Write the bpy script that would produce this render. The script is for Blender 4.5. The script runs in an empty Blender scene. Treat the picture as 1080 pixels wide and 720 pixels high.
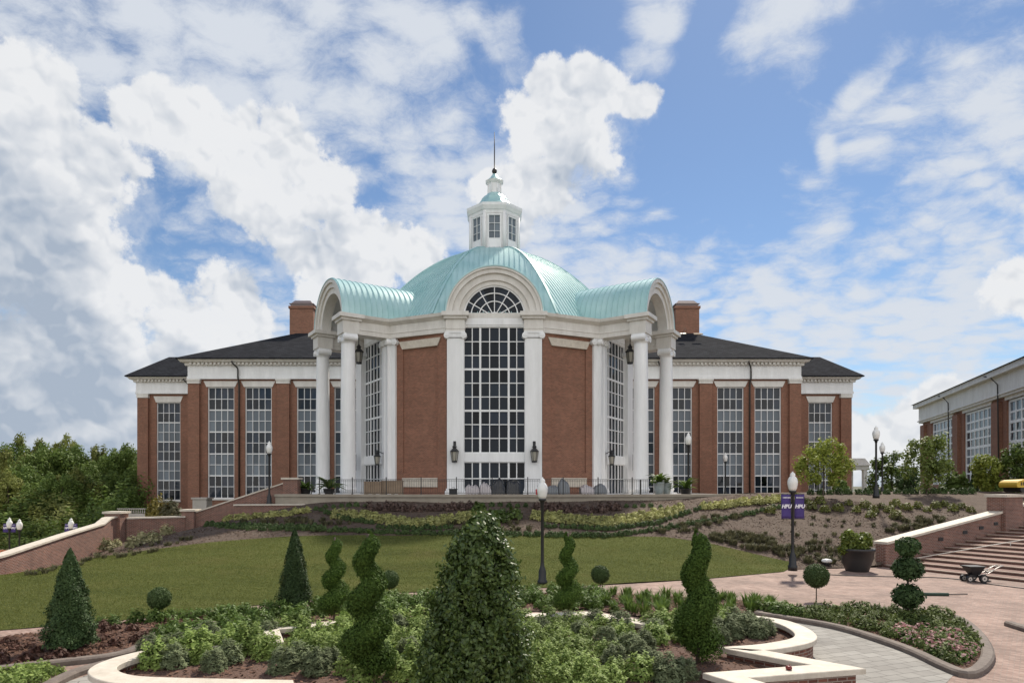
import bpy, bmesh, math, random
import numpy as np
from mathutils import Vector, Matrix
from mathutils.geometry import delaunay_2d_cdt
random.seed(7); RNG = np.random.default_rng(7)
PI = math.pi
SC = bpy.context.scene
COL = SC.collection

# ------------------------------------------------------------------ camera, sky, sun, exposure
EYE = 4.0; FPX = 680.0; CX = 521.5; HY = 512.0
cd = bpy.data.cameras.new('camera'); cam = bpy.data.objects.new('camera', cd); COL.objects.link(cam)
cam.location = (0, 0, EYE); cam.rotation_euler = (PI/2, 0, 0)
cd.sensor_width = 36; cd.lens = FPX/1080*36
cd.shift_x = (540-CX)/1080; cd.shift_y = (HY-360)/1080
cd.clip_start = 0.1; cd.clip_end = 4000
SC.camera = cam
SUN_EL = math.radians(49); SUN_AZ = math.radians(25)      # azimuth from +Y towards +X
sdir = Vector((math.sin(SUN_AZ)*math.cos(SUN_EL), math.cos(SUN_AZ)*math.cos(SUN_EL), math.sin(SUN_EL)))
sl = bpy.data.lights.new('sun', 'SUN'); sl.energy = 4.3; sl.angle = math.radians(3); sl.color = (1, .92, .79)
so = bpy.data.objects.new('sun', sl); COL.objects.link(so); so.rotation_euler = sdir.to_track_quat('Z', 'Y').to_euler()
so.location = (40, 60, 90)
SC.view_settings.view_transform = 'Standard'; SC.view_settings.look = 'None'
SC.view_settings.exposure = 0.40; SC.view_settings.gamma = 1; SC.view_settings.use_curve_mapping = False

def pxdir(px, py):
    return Vector((px-CX, FPX, HY-py)).normalized()

W = bpy.data.worlds.new('World'); SC.world = W; W.use_nodes = True
def world():
    nt = W.node_tree; N = nt.nodes; L = nt.links; N.clear()
    def nd(t, **k):
        n = N.new(t)
        for a, b in k.items(): setattr(n, a, b)
        return n
    def sock(n, i, v):
        if hasattr(v, 'links'): L.new(v, n.inputs[i])
        else: n.inputs[i].default_value = v
    def M(op, a, b=0.0, c=None, clamp=False):
        n = nd('ShaderNodeMath', operation=op, use_clamp=clamp)
        sock(n, 0, a); sock(n, 1, b)
        if c is not None: sock(n, 2, c)
        return n.outputs[0]
    def V(op, a, b=None, scale=None):
        n = nd('ShaderNodeVectorMath', operation=op); sock(n, 0, a)
        if b is not None: sock(n, 1, b)
        if scale is not None: sock(n, 3, scale)
        return n.outputs['Value'] if op in ('DISTANCE', 'LENGTH', 'DOT_PRODUCT') else n.outputs[0]
    def noise(vec, scale, detail, rough, color=False, dist=0.0):
        n = nd('ShaderNodeTexNoise'); sock(n, 'Vector', vec); sock(n, 'Scale', scale)
        sock(n, 'Detail', detail); sock(n, 'Roughness', rough); sock(n, 'Distortion', dist)
        return n.outputs['Color' if color else 'Fac']
    def sstep(v, a, b, lo=0.0, hi=1.0):
        n = nd('ShaderNodeMapRange', interpolation_type='SMOOTHSTEP'); sock(n, 'Value', v)
        sock(n, 'From Min', a); sock(n, 'From Max', b); sock(n, 'To Min', lo); sock(n, 'To Max', hi)
        return n.outputs[0]
    def mixc(f, a, b):
        n = nd('ShaderNodeMix', data_type='RGBA'); sock(n, 0, f); sock(n, 6, a); sock(n, 7, b); return n.outputs[2]
    tc = nd('ShaderNodeTexCoord'); D = V('NORMALIZE', tc.outputs['Generated'])
    sky = nd('ShaderNodeTexSky', sky_type='NISHITA'); sky.sun_disc = False
    sky.sun_elevation = SUN_EL; sky.sun_rotation = SUN_AZ; sky.air_density = 1.0; sky.dust_density = 0.15; sky.ozone_density = 2.0
    skyc = sky.outputs[0]
    def field(vec, blobs):
        cls = [30, 40, 50, 60, 80, 115, 160, 210, 250]; by = {}
        for (px, py, r) in blobs: by.setdefault(min(cls, key=lambda q: abs(math.log(q/r))), []).append((px, py))
        f = None
        for r, pts in by.items():
            rr = r/FPX*.71; m = None
            for (px, py) in pts:
                v = V('DISTANCE', vec, tuple(pxdir(px, py))); m = v if m is None else M('SMOOTH_MIN', m, v, .15*rr)
            v = M('MULTIPLY_ADD', m, -1.0/rr, 1.0); f = v if f is None else M('SMOOTH_MAX', f, v, .15)
        return f
    CUM = [(-40, 170, 95), (20, 130, 62), (60, 190, 70), (10, 240, 120), (75, 270, 80), (105, 330, 80), (200, 345, 62), (245, 310, 46), (270, 340, 36),
           (20, 390, 90), (-20, 440, 120), (110, 430, 70), (180, 400, 60), (150, 300, 40),
           (150, 125, 40), (190, 140, 42), (225, 165, 48), (268, 160, 42), (318, 158, 42), (345, 205, 50), (300, 215, 60), (250, 205, 40), (400, 262, 52), (440, 262, 44), (365, 290, 60), (320, 260, 40),
           (590, 95, 44), (640, 92, 40), (560, 135, 50), (610, 150, 62), (565, 200, 56), (668, 105, 30), (545, 240, 44), (510, 200, 30),
           (1090, 305, 40), (920, 470, 60), (980, 440, 46)]
    def vor(vec, scale):
        n = nd('ShaderNodeTexVoronoi', feature='F1'); sock(n, 'Vector', vec); n.inputs['Scale'].default_value = scale
        return n.outputs['Distance']
    wfine = V('SCALE', V('SUBTRACT', noise(D, 15, 3, .62, True), (.5, .5, .5)), scale=.06)
    wlow = V('SCALE', V('SUBTRACT', noise(D, 6, 1, .5, True), (.5, .5, .5)), scale=.10)
    def puffs(off=None):
        w = V('ADD', D, wfine)
        if off: w = V('ADD', w, off)
        p = M('MULTIPLY_ADD', vor(w, 11), -.60, .36)
        p = M('ADD', p, M('MULTIPLY_ADD', vor(w, 25), -.36, .20))
        return M('ADD', p, M('MULTIPLY_ADD', vor(w, 55), -.17, .09))
    def body(off=None):
        w = V('ADD', D, wlow)
        if off: w = V('ADD', w, off)
        return field(w, [c_ for c_ in CUM if c_[2] > 47] if off else CUM)
    pf = puffs(); bf = body(); fine = M('SUBTRACT', noise(D, 42, 4, .72), .5)
    dens = M('ADD', M('ADD', bf, M('MULTIPLY', pf, .95)), M('MULTIPLY', fine, .75))
    mask = sstep(dens, -.04, .24)
    wisp = M('MULTIPLY', sstep(M('ADD', bf, M('MULTIPLY', M('SUBTRACT', noise(D, 22, 4, .68), .5), 1.8)), -.35, .5), .5)
    rel = M('MULTIPLY', M('SUBTRACT', pf, puffs((.004, .002, .012))), 1.9)      # relief: bright where the puff turns to the sun
    deep = sstep(body((sdir.x*.04, sdir.y*.04, .085)), -.5, .75, 1.0, .0)      # grey where cloud stands between here and the sun
    soft = noise(D, 7, 3, .58)
    shade = M('ADD', M('ADD', deep, rel), M('ADD', M('MULTIPLY', M('SUBTRACT', soft, .5), 1.1), M('MULTIPLY', fine, .22)), clamp=True)
    # thin high layer: small puffs and ripples on a plane overhead
    sx = nd('ShaderNodeSeparateXYZ'); L.new(D, sx.inputs[0])
    inv = M('DIVIDE', 1.0, M('ADD', M('MAXIMUM', sx.outputs[2], 0.0), .26))
    cx = nd('ShaderNodeCombineXYZ'); L.new(M('MULTIPLY', sx.outputs[0], inv), cx.inputs[0]); L.new(M('MULTIPLY', sx.outputs[1], inv), cx.inputs[1])
    P = V('ADD', cx.outputs[0], V('SCALE', V('SUBTRACT', noise(cx.outputs[0], 3, 4, .6, True), (.5, .5, .5)), scale=.16))
    THIN = [(1090, 190, 210), (1010, 270, 170), (950, 370, 190), (1100, 60, 70), (800, 390, 170), (640, 290, 110), (700, 330, 120), (840, 320, 100), (870, 230, 60), (200, 50, 200), (330, 80, 170), (450, 60, 120), (430, 160, 130),
            (600, 250, 130), (500, 230, 140), (50, 40, 130), (690, 15, 60), (830, 15, 90), (780, 40, 30), (950, 90, 40), (525, 36, 36), (690, 300, 60), (300, 420, 250), (750, 465, 260), (905, 155, 30)]
    f2 = field(V('ADD', D, V('SCALE', V('SUBTRACT', noise(D, 4, 2, .5, True), (.5, .5, .5)), scale=.2)), THIN)
    mp = nd('ShaderNodeMapping'); L.new(P, mp.inputs[0]); mp.inputs['Rotation'].default_value = (0, 0, .5); mp.inputs['Scale'].default_value = (1.0, 1.25, 1)
    cell = M('MULTIPLY_ADD', vor(mp.outputs[0], 12), -1.2, .58)
    rip = M('MULTIPLY', M('SUBTRACT', noise(mp.outputs[0], 9, 7, .7), .5), 2.6)
    big = M('MULTIPLY', M('SUBTRACT', noise(P, 2.6, 3, .6), .5), 2.2)
    t = M('ADD', M('ADD', cell, rip), M('ADD', big, M('MULTIPLY_ADD', M('MINIMUM', f2, .62), 1.75, -.12)))
    thin = M('MULTIPLY', sstep(t, -.15, 1.35), .95)
    thin = M('MAXIMUM', thin, wisp)
    # unseen cloud behind the camera, brightened beyond the visible cloud to light the facade
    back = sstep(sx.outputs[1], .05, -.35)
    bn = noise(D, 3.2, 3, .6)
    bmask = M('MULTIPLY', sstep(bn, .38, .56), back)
    hz = sstep(sx.outputs[2], .18, -.02, 0, .75)
    K = 1.0
    skyt = nd('ShaderNodeMix', data_type='RGBA', blend_type='MULTIPLY'); skyt.inputs[0].default_value = 1; L.new(skyc, skyt.inputs[6]); skyt.inputs[7].default_value = SKY_TINT
    c = mixc(hz, skyt.outputs[2], (5.6, 6.3, 7.2, 1))
    c = mixc(thin, c, (6.6, 7.0, 7.6, 1))
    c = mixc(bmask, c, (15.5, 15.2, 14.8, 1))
    cc = mixc(shade, (3.7, 4.35, 5.3, 1), (7.9, 8.0, 8.15, 1))
    c = mixc(M('MULTIPLY', mask, .96), c, cc)
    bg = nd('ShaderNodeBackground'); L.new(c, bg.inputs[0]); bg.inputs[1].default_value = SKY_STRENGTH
    out = nd('ShaderNodeOutputWorld'); L.new(bg.outputs[0], out.inputs[0])
SKY_STRENGTH = 0.081
SKY_TINT = (.86, .93, .99, 1)
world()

# ------------------------------------------------------------------ pixel <-> world
def at(px, py, d): return ((px-CX)*d/FPX, d, EYE-(py-HY)*d/FPX)
def gp(px, py, z=0.0):
    d = FPX*(EYE-z)/(py-HY); return ((px-CX)*d/FPX, d)

# ------------------------------------------------------------------ materials
MATS = {}
def mat(name, col, rough=.6, metal=0, spec=.5, build=None):
    if name in MATS: return MATS[name]
    m = bpy.data.materials.new(name); m.use_nodes = True; MATS[name] = m
    nt = m.node_tree; b = nt.nodes['Principled BSDF']
    b.inputs['Base Color'].default_value = (*col, 1); b.inputs['Roughness'].default_value = rough
    b.inputs['Metallic'].default_value = metal; b.inputs['Specular IOR Level'].default_value = spec
    if build: build(nt, b)
    return m
def _n(nt, t, **k):
    n = nt.nodes.new(t)
    for a, b in k.items(): setattr(n, a, b)
    return n
def noise_col(c1, c2, scale, detail=6, rough=.6, coord='Object', bump=0, bscale=None, stretch=None, c3=None):
    def f(nt, b):
        L = nt.links; tc = _n(nt, 'ShaderNodeTexCoord'); src = tc.outputs[coord]
        if stretch:
            mp = _n(nt, 'ShaderNodeMapping'); mp.inputs['Scale'].default_value = stretch; L.new(src, mp.inputs[0]); src = mp.outputs[0]
        n = _n(nt, 'ShaderNodeTexNoise'); n.inputs['Scale'].default_value = scale; n.inputs['Detail'].default_value = detail; n.inputs['Roughness'].default_value = rough
        L.new(src, n.inputs['Vector'])
        r = _n(nt, 'ShaderNodeValToRGB'); r.color_ramp.elements[0].position = .32; r.color_ramp.elements[1].position = .68
        r.color_ramp.elements[0].color = (*c1, 1); r.color_ramp.elements[1].color = (*c2, 1)
        L.new(n.outputs['Fac'], r.inputs[0]); out = r.outputs[0]
        if c3:
            n3 = _n(nt, 'ShaderNodeTexNoise'); n3.inputs['Scale'].default_value = scale*.13; n3.inputs['Detail'].default_value = 4; L.new(tc.outputs[coord], n3.inputs['Vector'])
            r3 = _n(nt, 'ShaderNodeValToRGB'); r3.color_ramp.elements[0].position = .45; r3.color_ramp.elements[1].position = .65; L.new(n3.outputs['Fac'], r3.inputs[0])
            mx = _n(nt, 'ShaderNodeMix', data_type='RGBA'); L.new(r3.outputs[0], mx.inputs[0]); L.new(out, mx.inputs[6]); mx.inputs[7].default_value = (*c3, 1); out = mx.outputs[2]
        L.new(out, b.inputs['Base Color'])
        if bump:
            n2 = _n(nt, 'ShaderNodeTexNoise'); n2.inputs['Scale'].default_value = bscale or scale*4; n2.inputs['Detail'].default_value = 6; L.new(src, n2.inputs['Vector'])
            bp = _n(nt, 'ShaderNodeBump'); bp.inputs['Strength'].default_value = bump; bp.inputs['Distance'].default_value = .05
            L.new(n2.outputs['Fac'], bp.inputs['Height']); L.new(bp.outputs[0], b.inputs['Normal'])
    return f
def bricks(c1, c2, mortar, bw=.215, bh=.075, ms=.010, scale=1.0, vary=.35, rot=0, off=.5, bump=.3):
    def f(nt, b):
        L = nt.links; tc = _n(nt, 'ShaderNodeTexCoord')
        mp = _n(nt, 'ShaderNodeMapping'); mp.inputs['Rotation'].default_value = (0, 0, rot); L.new(tc.outputs['UV'], mp.inputs[0])
        t = _n(nt, 'ShaderNodeTexBrick'); t.offset = off; L.new(mp.outputs[0], t.inputs['Vector'])
        t.inputs['Color1'].default_value = (*c1, 1); t.inputs['Color2'].default_value = (*c2, 1); t.inputs['Mortar'].default_value = (*mortar, 1)
        t.inputs['Scale'].default_value = scale; t.inputs['Mortar Size'].default_value = ms; t.inputs['Brick Width'].default_value = bw; t.inputs['Row Height'].default_value = bh
        t.inputs['Mortar Smooth'].default_value = .2; t.inputs['Bias'].default_value = 0
        n = _n(nt, 'ShaderNodeTexNoise'); n.inputs['Scale'].default_value = .5; n.inputs['Detail'].default_value = 10; n.inputs['Roughness'].default_value = .78; L.new(tc.outputs['Object'], n.inputs['Vector'])
        mr = _n(nt, 'ShaderNodeMapRange'); mr.inputs['From Min'].default_value = .3; mr.inputs['From Max'].default_value = .7; mr.inputs['To Min'].default_value = 1-vary; mr.inputs['To Max'].default_value = 1+vary*.6
        L.new(n.outputs['Fac'], mr.inputs['Value'])
        m2 = _n(nt, 'ShaderNodeMapping'); m2.inputs['Scale'].default_value = (.12, 3.2, 1); L.new(tc.outputs['UV'], m2.inputs[0]); nb = _n(nt, 'ShaderNodeTexNoise'); nb.inputs['Scale'].default_value = 1; nb.inputs['Detail'].default_value = 5; nb.inputs['Roughness'].default_value = .8; L.new(m2.outputs[0], nb.inputs['Vector'])
        mb = _n(nt, 'ShaderNodeMath', operation='MULTIPLY_ADD'); L.new(nb.outputs['Fac'], mb.inputs[0]); mb.inputs[1].default_value = .5; mb.inputs[2].default_value = .75
        mm = _n(nt, 'ShaderNodeMath', operation='MULTIPLY'); L.new(mb.outputs[0], mm.inputs[0]); L.new(mr.outputs[0], mm.inputs[1])
        mx = _n(nt, 'ShaderNodeMix', data_type='RGBA', blend_type='MULTIPLY'); mx.inputs[0].default_value = 1; L.new(t.outputs['Color'], mx.inputs[6]); L.new(mm.outputs[0], mx.inputs[7])
        L.new(mx.outputs[2], b.inputs['Base Color'])
        bp = _n(nt, 'ShaderNodeBump'); bp.inputs['Strength'].default_value = bump; bp.inputs['Distance'].default_value = .01; bp.invert = True
        L.new(t.outputs['Fac'], bp.inputs['Height']); L.new(bp.outputs[0], b.inputs['Normal'])
    return f
def leafmat(name, c1, c2, rough=.5, trans=.25, spec=.4):
    if name in MATS: return MATS[name]
    m = bpy.data.materials.new(name); m.use_nodes = True; MATS[name] = m
    nt = m.node_tree; L = nt.links; b = nt.nodes['Principled BSDF']; b.inputs['Roughness'].default_value = rough; b.inputs['Specular IOR Level'].default_value = spec
    g = _n(nt, 'ShaderNodeNewGeometry'); oi = _n(nt, 'ShaderNodeObjectInfo')
    tc = _n(nt, 'ShaderNodeTexCoord'); n = _n(nt, 'ShaderNodeTexNoise'); n.inputs['Scale'].default_value = 3; n.inputs['Detail'].default_value = 3; L.new(tc.outputs['Object'], n.inputs['Vector'])
    a = _n(nt, 'ShaderNodeMath', operation='MULTIPLY_ADD'); L.new(g.outputs['Random Per Island'], a.inputs[0]); a.inputs[1].default_value = .55
    s = _n(nt, 'ShaderNodeMath', operation='MULTIPLY_ADD'); L.new(n.outputs['Fac'], s.inputs[0]); s.inputs[1].default_value = .6; s.inputs[2].default_value = -.15
    L.new(s.outputs[0], a.inputs[2])
    mx = _n(nt, 'ShaderNodeMix', data_type='RGBA'); L.new(a.outputs[0], mx.inputs[0]); mx.inputs[6].default_value = (*c1, 1); mx.inputs[7].default_value = (*c2, 1)
    hs = _n(nt, 'ShaderNodeHueSaturation'); L.new(mx.outputs[2], hs.inputs['Color'])
    v = _n(nt, 'ShaderNodeMath', operation='MULTIPLY_ADD'); L.new(oi.outputs['Random'], v.inputs[0]); v.inputs[1].default_value = .4; v.inputs[2].default_value = .8; L.new(v.outputs[0], hs.inputs['Value'])
    L.new(hs.outputs[0], b.inputs['Base Color'])
    if trans:
        tr = _n(nt, 'ShaderNodeBsdfTranslucent'); L.new(hs.outputs[0], tr.inputs['Color'])
        ms = _n(nt, 'ShaderNodeMixShader'); ms.inputs[0].default_value = trans
        L.new(b.outputs[0], ms.inputs[1]); L.new(tr.outputs[0], ms.inputs[2]); L.new(ms.outputs[0], nt.nodes['Material Output'].inputs[0])
    return m

BRICK = mat('red_brick', (.25, .09, .06), .85, build=bricks((.165, .058, .032), (.272, .104, .060), (.29, .20, .145), vary=.2))
BRICKN = mat('garden_brick', (.22, .09, .06), .85, build=bricks((.12, .042, .03), (.23, .085, .055), (.30, .24, .20), ms=.012, vary=.35))
WHITE = mat('white_paint', (.8, .8, .8), .5, build=noise_col((.70, .70, .695), (.86, .86, .86), 1.3, 10, .72, stretch=(1, 1, .16)))
CREAM = mat('cream_trim', (.62, .58, .52), .6, build=noise_col((.56, .53, .485), (.75, .725, .68), 1.2, 10, .75, stretch=(1, 1, .25)))
STONE = mat('cast_stone', (.6, .53, .44), .7, build=noise_col((.44, .385, .31), (.64, .58, .495), 2.6, 12, .78, bump=.15))
STUCCO = mat('tan_stucco', (.3, .26, .21), .8, build=noise_col((.26, .22, .175), (.34, .30, .24), 1.2, 8, .7, bump=.1))
def copper(nt, b):
    L = nt.links; tc = _n(nt, 'ShaderNodeTexCoord'); n = _n(nt, 'ShaderNodeTexNoise'); n.inputs['Scale'].default_value = .5; n.inputs['Detail'].default_value = 8
    L.new(tc.outputs['Object'], n.inputs['Vector']); r = _n(nt, 'ShaderNodeValToRGB')
    r.color_ramp.elements[0].position = .35; r.color_ramp.elements[1].position = .7
    r.color_ramp.elements[0].color = (.33, .53, .53, 1); r.color_ramp.elements[1].color = (.45, .63, .63, 1)
    L.new(n.outputs['Fac'], r.inputs[0]); L.new(r.outputs[0], b.inputs['Base Color'])
COPPER = mat('verdigris_metal', (.2, .45, .43), .36, .1, .5, build=copper)
SLATE = mat('dark_shingle', (.05, .052, .06), 1.0, spec=.03, build=bricks((.020, .021, .025), (.034, .036, .042), (.015, .015, .018), bw=.6, bh=.35, ms=.03, vary=.2, bump=.15))
def glassy(name, c, rough, vary):
    def f(nt, b):
        L = nt.links; g = _n(nt, 'ShaderNodeNewGeometry')
        mr = _n(nt, 'ShaderNodeMapRange'); mr.inputs['To Min'].default_value = 1-vary; mr.inputs['To Max'].default_value = 1+vary; L.new(g.outputs['Random Per Island'], mr.inputs['Value'])
        mx = _n(nt, 'ShaderNodeMix', data_type='RGBA', blend_type='MULTIPLY'); mx.inputs[0].default_value = 1; mx.inputs[6].default_value = (*c, 1); L.new(mr.outputs[0], mx.inputs[7]); L.new(mx.outputs[2], b.inputs['Base Color'])
    return mat(name, c, rough, 0, .15, f)
GLASS = glassy('dark_glass', (.012, .018, .028), .04, .75)
SPAND = glassy('spandrel_glass', (.15, .175, .20), .08, .3)
WGLASS = glassy('wing_glass', (.014, .020, .031), .03, .9)
WGLASS.node_tree.nodes['Principled BSDF'].inputs['Specular IOR Level'].default_value = .34
LOUVER = mat('grey_louvre', (.18, .19, .18), .6)
BLACK = mat('black_metal', (.012, .012, .013), .45)
DARKM = mat('dark_bronze', (.03, .025, .022), .5)
GLOBE = mat('white_globe', (.78, .77, .74), .25)
LGLASS = mat('lantern_glass', (.35, .33, .28), .15)
MULCH = mat('mulch', (.09, .06, .045), .95, build=noise_col((.042, .027, .019), (.125, .083, .058), 7, 12, .85, bump=1.0, bscale=18, c3=(.10, .070, .050)))
MULCHR = mat('red_mulch', (.09, .05, .04), .95, build=noise_col((.045, .026, .019), (.19, .105, .075), 16, 12, .85, bump=1.0, bscale=30))
def lawn_nodes(nt, b):
    L = nt.links; tc = _n(nt, 'ShaderNodeTexCoord'); O = tc.outputs['Object']
    def nz(sc, det, ro, st=(1, 1, 1)):
        mp = _n(nt, 'ShaderNodeMapping'); mp.inputs['Scale'].default_value = st; L.new(O, mp.inputs[0]); n = _n(nt, 'ShaderNodeTexNoise'); n.inputs['Scale'].default_value = sc; n.inputs['Detail'].default_value = det; n.inputs['Roughness'].default_value = ro; L.new(mp.outputs[0], n.inputs['Vector']); return n.outputs['Fac']
    def mth(op, a, c, d=0.0):
        n = _n(nt, 'ShaderNodeMath', operation=op)
        for i, v in enumerate((a, c, d)):
            if hasattr(v, 'links'): L.new(v, n.inputs[i])
            else: n.inputs[i].default_value = v
        return n.outputs[0]
    f = mth('ADD', mth('MULTIPLY_ADD', nz(.35, 4, .6, (.35, 1.8, 1)), 1.1, -.55), mth('MULTIPLY_ADD', nz(5, 8, .8), 1.5, -.75)); f = mth('ADD', f, mth('MULTIPLY_ADD', nz(26, 4, .8), 1.2, -.1))
    r = _n(nt, 'ShaderNodeValToRGB'); e = r.color_ramp.elements; e[0].position = .15; e[0].color = (.042, .052, .013, 1); e[1].position = .9; e[1].color = (.125, .128, .042, 1); m = e.new(.5); m.color = (.088, .105, .026, 1); L.new(f, r.inputs[0])
    dry = _n(nt, 'ShaderNodeMapRange'); dry.inputs['From Min'].default_value = .52; dry.inputs['From Max'].default_value = .72; dry.inputs['To Max'].default_value = .65; L.new(nz(.22, 8, .68), dry.inputs['Value'])
    mx = _n(nt, 'ShaderNodeMix', data_type='RGBA'); L.new(dry.outputs[0], mx.inputs[0]); L.new(r.outputs[0], mx.inputs[6]); mx.inputs[7].default_value = (.135, .115, .040, 1); L.new(mx.outputs[2], b.inputs['Base Color'])
    bp = _n(nt, 'ShaderNodeBump'); bp.inputs['Strength'].default_value = 1; bp.inputs['Distance'].default_value = .06; L.new(nz(30, 6, .8), bp.inputs['Height']); L.new(bp.outputs[0], b.inputs['Normal'])
GRASS = mat('lawn_turf', (.06, .07, .02), .95, spec=.1, build=lawn_nodes)
PAVER = mat('pink_pavers', (.3, .2, .17), .85, build=bricks((.22, .135, .105), (.33, .225, .185), (.22, .175, .145), bw=.2, bh=.1, ms=.008, vary=.5, rot=.7))
HEXP = mat('grey_pavers', (.25, .24, .22), .85, build=bricks((.22, .205, .185), (.29, .275, .25), (.12, .11, .10), bw=.46, bh=.3, ms=.012, vary=.22, rot=-.35))
CURB = mat('curb_concrete', (.16, .13, .11), .85, build=noise_col((.11, .085, .072), (.19, .155, .13), 3, 9, .7, bump=.3))
SOIL = mat('far_ground', (.12, .10, .06), .95, build=noise_col((.05, .065, .03), (.13, .11, .07), .25, 8, .7))
SAND = mat('sandy_ground', (.35, .27, .17), .95, build=noise_col((.28, .21, .13), (.42, .33, .22), 1, 8, .7))
CONC = mat('pale_concrete', (.42, .39, .35), .85, build=noise_col((.36, .33, .29), (.46, .43, .39), 1.5, 8, .7))
BARK = mat('bark', (.09, .065, .05), .9, build=noise_col((.05, .036, .028), (.12, .09, .07), 6, 8, .7, stretch=(1, 1, .2), bump=.5))

# ------------------------------------------------------------------ mesh builder
class Fr:
    """plan frame: origin o, along u, outward n"""
    def __init__(s, o, u, n=None):
        s.o = Vector(o[:2]); s.u = Vector(u[:2]).normalized(); s.n = Vector(n[:2]).normalized() if n else Vector((s.u.y, -s.u.x))
    def p(s, a, b, z):
        q = s.o+s.u*a+s.n*b; return (q.x, q.y, z)
ORI = {}
def origin(o): return ORI.get(o.name, (0, 0, 0))
class MB:
    def __init__(s): s.v = []; s.f = []; s.m = []; s.sm = []
    def add(s, vs, fs, m=0, smooth=False):
        k = len(s.v); s.v += [tuple(v) for v in vs]
        for f in fs: s.f.append([i+k for i in f]); s.m.append(m); s.sm.append(smooth)
        return s
    def box(s, x0, x1, y0, y1, z0, z1, m=0):
        vs = [(x, y, z) for z in (z0, z1) for y in (y0, y1) for x in (x0, x1)]
        return s.add(vs, [(0, 2, 3, 1), (4, 5, 7, 6), (0, 1, 5, 4), (2, 6, 7, 3), (0, 4, 6, 2), (1, 3, 7, 5)], m)
    def fbox(s, F, a0, a1, b0, b1, z0, z1, m=0):
        vs = [F.p(a, b, z) for z in (z0, z1) for b in (b0, b1) for a in (a0, a1)]
        return s.add(vs, [(0, 2, 3, 1), (4, 5, 7, 6), (0, 1, 5, 4), (2, 6, 7, 3), (0, 4, 6, 2), (1, 3, 7, 5)], m)
    def quad(s, pts, m=0): return s.add(pts, [tuple(range(len(pts)))], m)
    def prism(s, poly, z0, z1, m=0):
        n = len(poly); zz0 = z0 if isinstance(z0, (list, tuple)) else [z0]*n; zz1 = z1 if isinstance(z1, (list, tuple)) else [z1]*n
        vs = [(p[0], p[1], z) for p, z in zip(poly, zz0)]+[(p[0], p[1], z) for p, z in zip(poly, zz1)]
        fs = [tuple(range(n))[::-1], tuple(range(n, 2*n))]+[(i, (i+1) % n, n+(i+1) % n, n+i) for i in range(n)]
        return s.add(vs, fs, m)
    def hexa(s, b, t, m=0):           # bottom quad, top quad as points
        return s.add(list(b)+list(t), [(3, 2, 1, 0), (4, 5, 6, 7), (0, 1, 5, 4), (1, 2, 6, 5), (2, 3, 7, 6), (3, 0, 4, 7)], m)
    def lathe(s, prof, c=(0, 0, 0), n=20, m=0, smooth=True, rot=0.0, cap=True):
        vs = []; fs = []
        for (r, z) in prof:
            for k in range(n):
                t = 2*PI*k/n+rot; vs.append((c[0]+r*math.cos(t), c[1]+r*math.sin(t), c[2]+z))
        for i in range(len(prof)-1):
            for k in range(n): fs.append((i*n+k, i*n+(k+1) % n, (i+1)*n+(k+1) % n, (i+1)*n+k))
        s.add(vs, fs, m, smooth)
        if cap:
            q = len(s.v)-len(vs); s.f.append([q+k for k in range(n)][::-1]); s.m.append(m); s.sm.append(False)
            q += (len(prof)-1)*n; s.f.append([q+k for k in range(n)]); s.m.append(m); s.sm.append(False)
        return s
    def tube(s, pts, r, n=8, m=0, smooth=True):
        pts = [Vector(p) for p in pts]; rr = r if isinstance(r, (list, tuple)) else [r]*len(pts)
        vs = []; fs = []
        for i, p in enumerate(pts):
            t = (pts[min(i+1, len(pts)-1)]-pts[max(i-1, 0)]).normalized()
            a = t.cross(Vector((0, 0, 1)) if abs(t.z) < .9 else Vector((1, 0, 0))).normalized(); b = t.cross(a)
            for k in range(n):
                q = 2*PI*k/n; vs.append(p+(a*math.cos(q)+b*math.sin(q))*rr[i])
        for i in range(len(pts)-1):
            for k in range(n): fs.append((i*n+k, i*n+(k+1) % n, (i+1)*n+(k+1) % n, (i+1)*n+k))
        fs.append(tuple(range(n))[::-1]); fs.append(tuple((len(pts)-1)*n+k for k in range(n)))
        return s.add(vs, fs, m, smooth)
    def sweep(s, path, prof, closed=False, m=0, zs=None, smooth=False):
        """prof: closed section [(offset right of travel, z)], path 2-D (zs adds a height per path point)"""
        P = [Vector(p[:2]) for p in path]; n = len(P); k = len(prof); vs = []
        for i in range(n):
            if closed: a, b = P[i]-P[i-1], P[(i+1) % n]-P[i]
            else:
                a = P[i]-P[i-1] if i else P[1]-P[0]; b = P[i+1]-P[i] if i < n-1 else P[i]-P[i-1]
            a.normalize(); b.normalize()
            na, nb = Vector((a.y, -a.x)), Vector((b.y, -b.x)); mt = (na+nb); mt.normalize(); sc = 1/max(.35, mt.dot(na))
            for (o, z) in prof: vs.append((P[i].x+mt.x*o*sc, P[i].y+mt.y*o*sc, z+(zs[i] if zs else 0)))
        fs = []
        for i in range(n if closed else n-1):
            j = (i+1) % n
            for q in range(k): fs.append((i*k+q, i*k+(q+1) % k, j*k+(q+1) % k, j*k+q))
        if not closed: fs += [tuple(range(k)), tuple((n-1)*k+q for q in range(k))[::-1]]
        return s.add(vs, fs, m, smooth)
    def arch(s, F, zc, r0, r1, b0, b1, n=40, m=0, t0=0, t1=PI, ac=0):
        vs = []; fs = []
        for i in range(n+1):
            t = t0+(t1-t0)*i/n
            for (r, b) in ((r0, b0), (r1, b0), (r1, b1), (r0, b1)): vs.append(F.p(ac+r*math.cos(t), b, zc+r*math.sin(t)))
        for i in range(n):
            for q in range(4): fs.append((i*4+q, i*4+(q+1) % 4, i*4+4+(q+1) % 4, i*4+4+q))
        fs += [(0, 1, 2, 3), (n*4+3, n*4+2, n*4+1, n*4)]
        return s.add(vs, fs, m, False)
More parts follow.
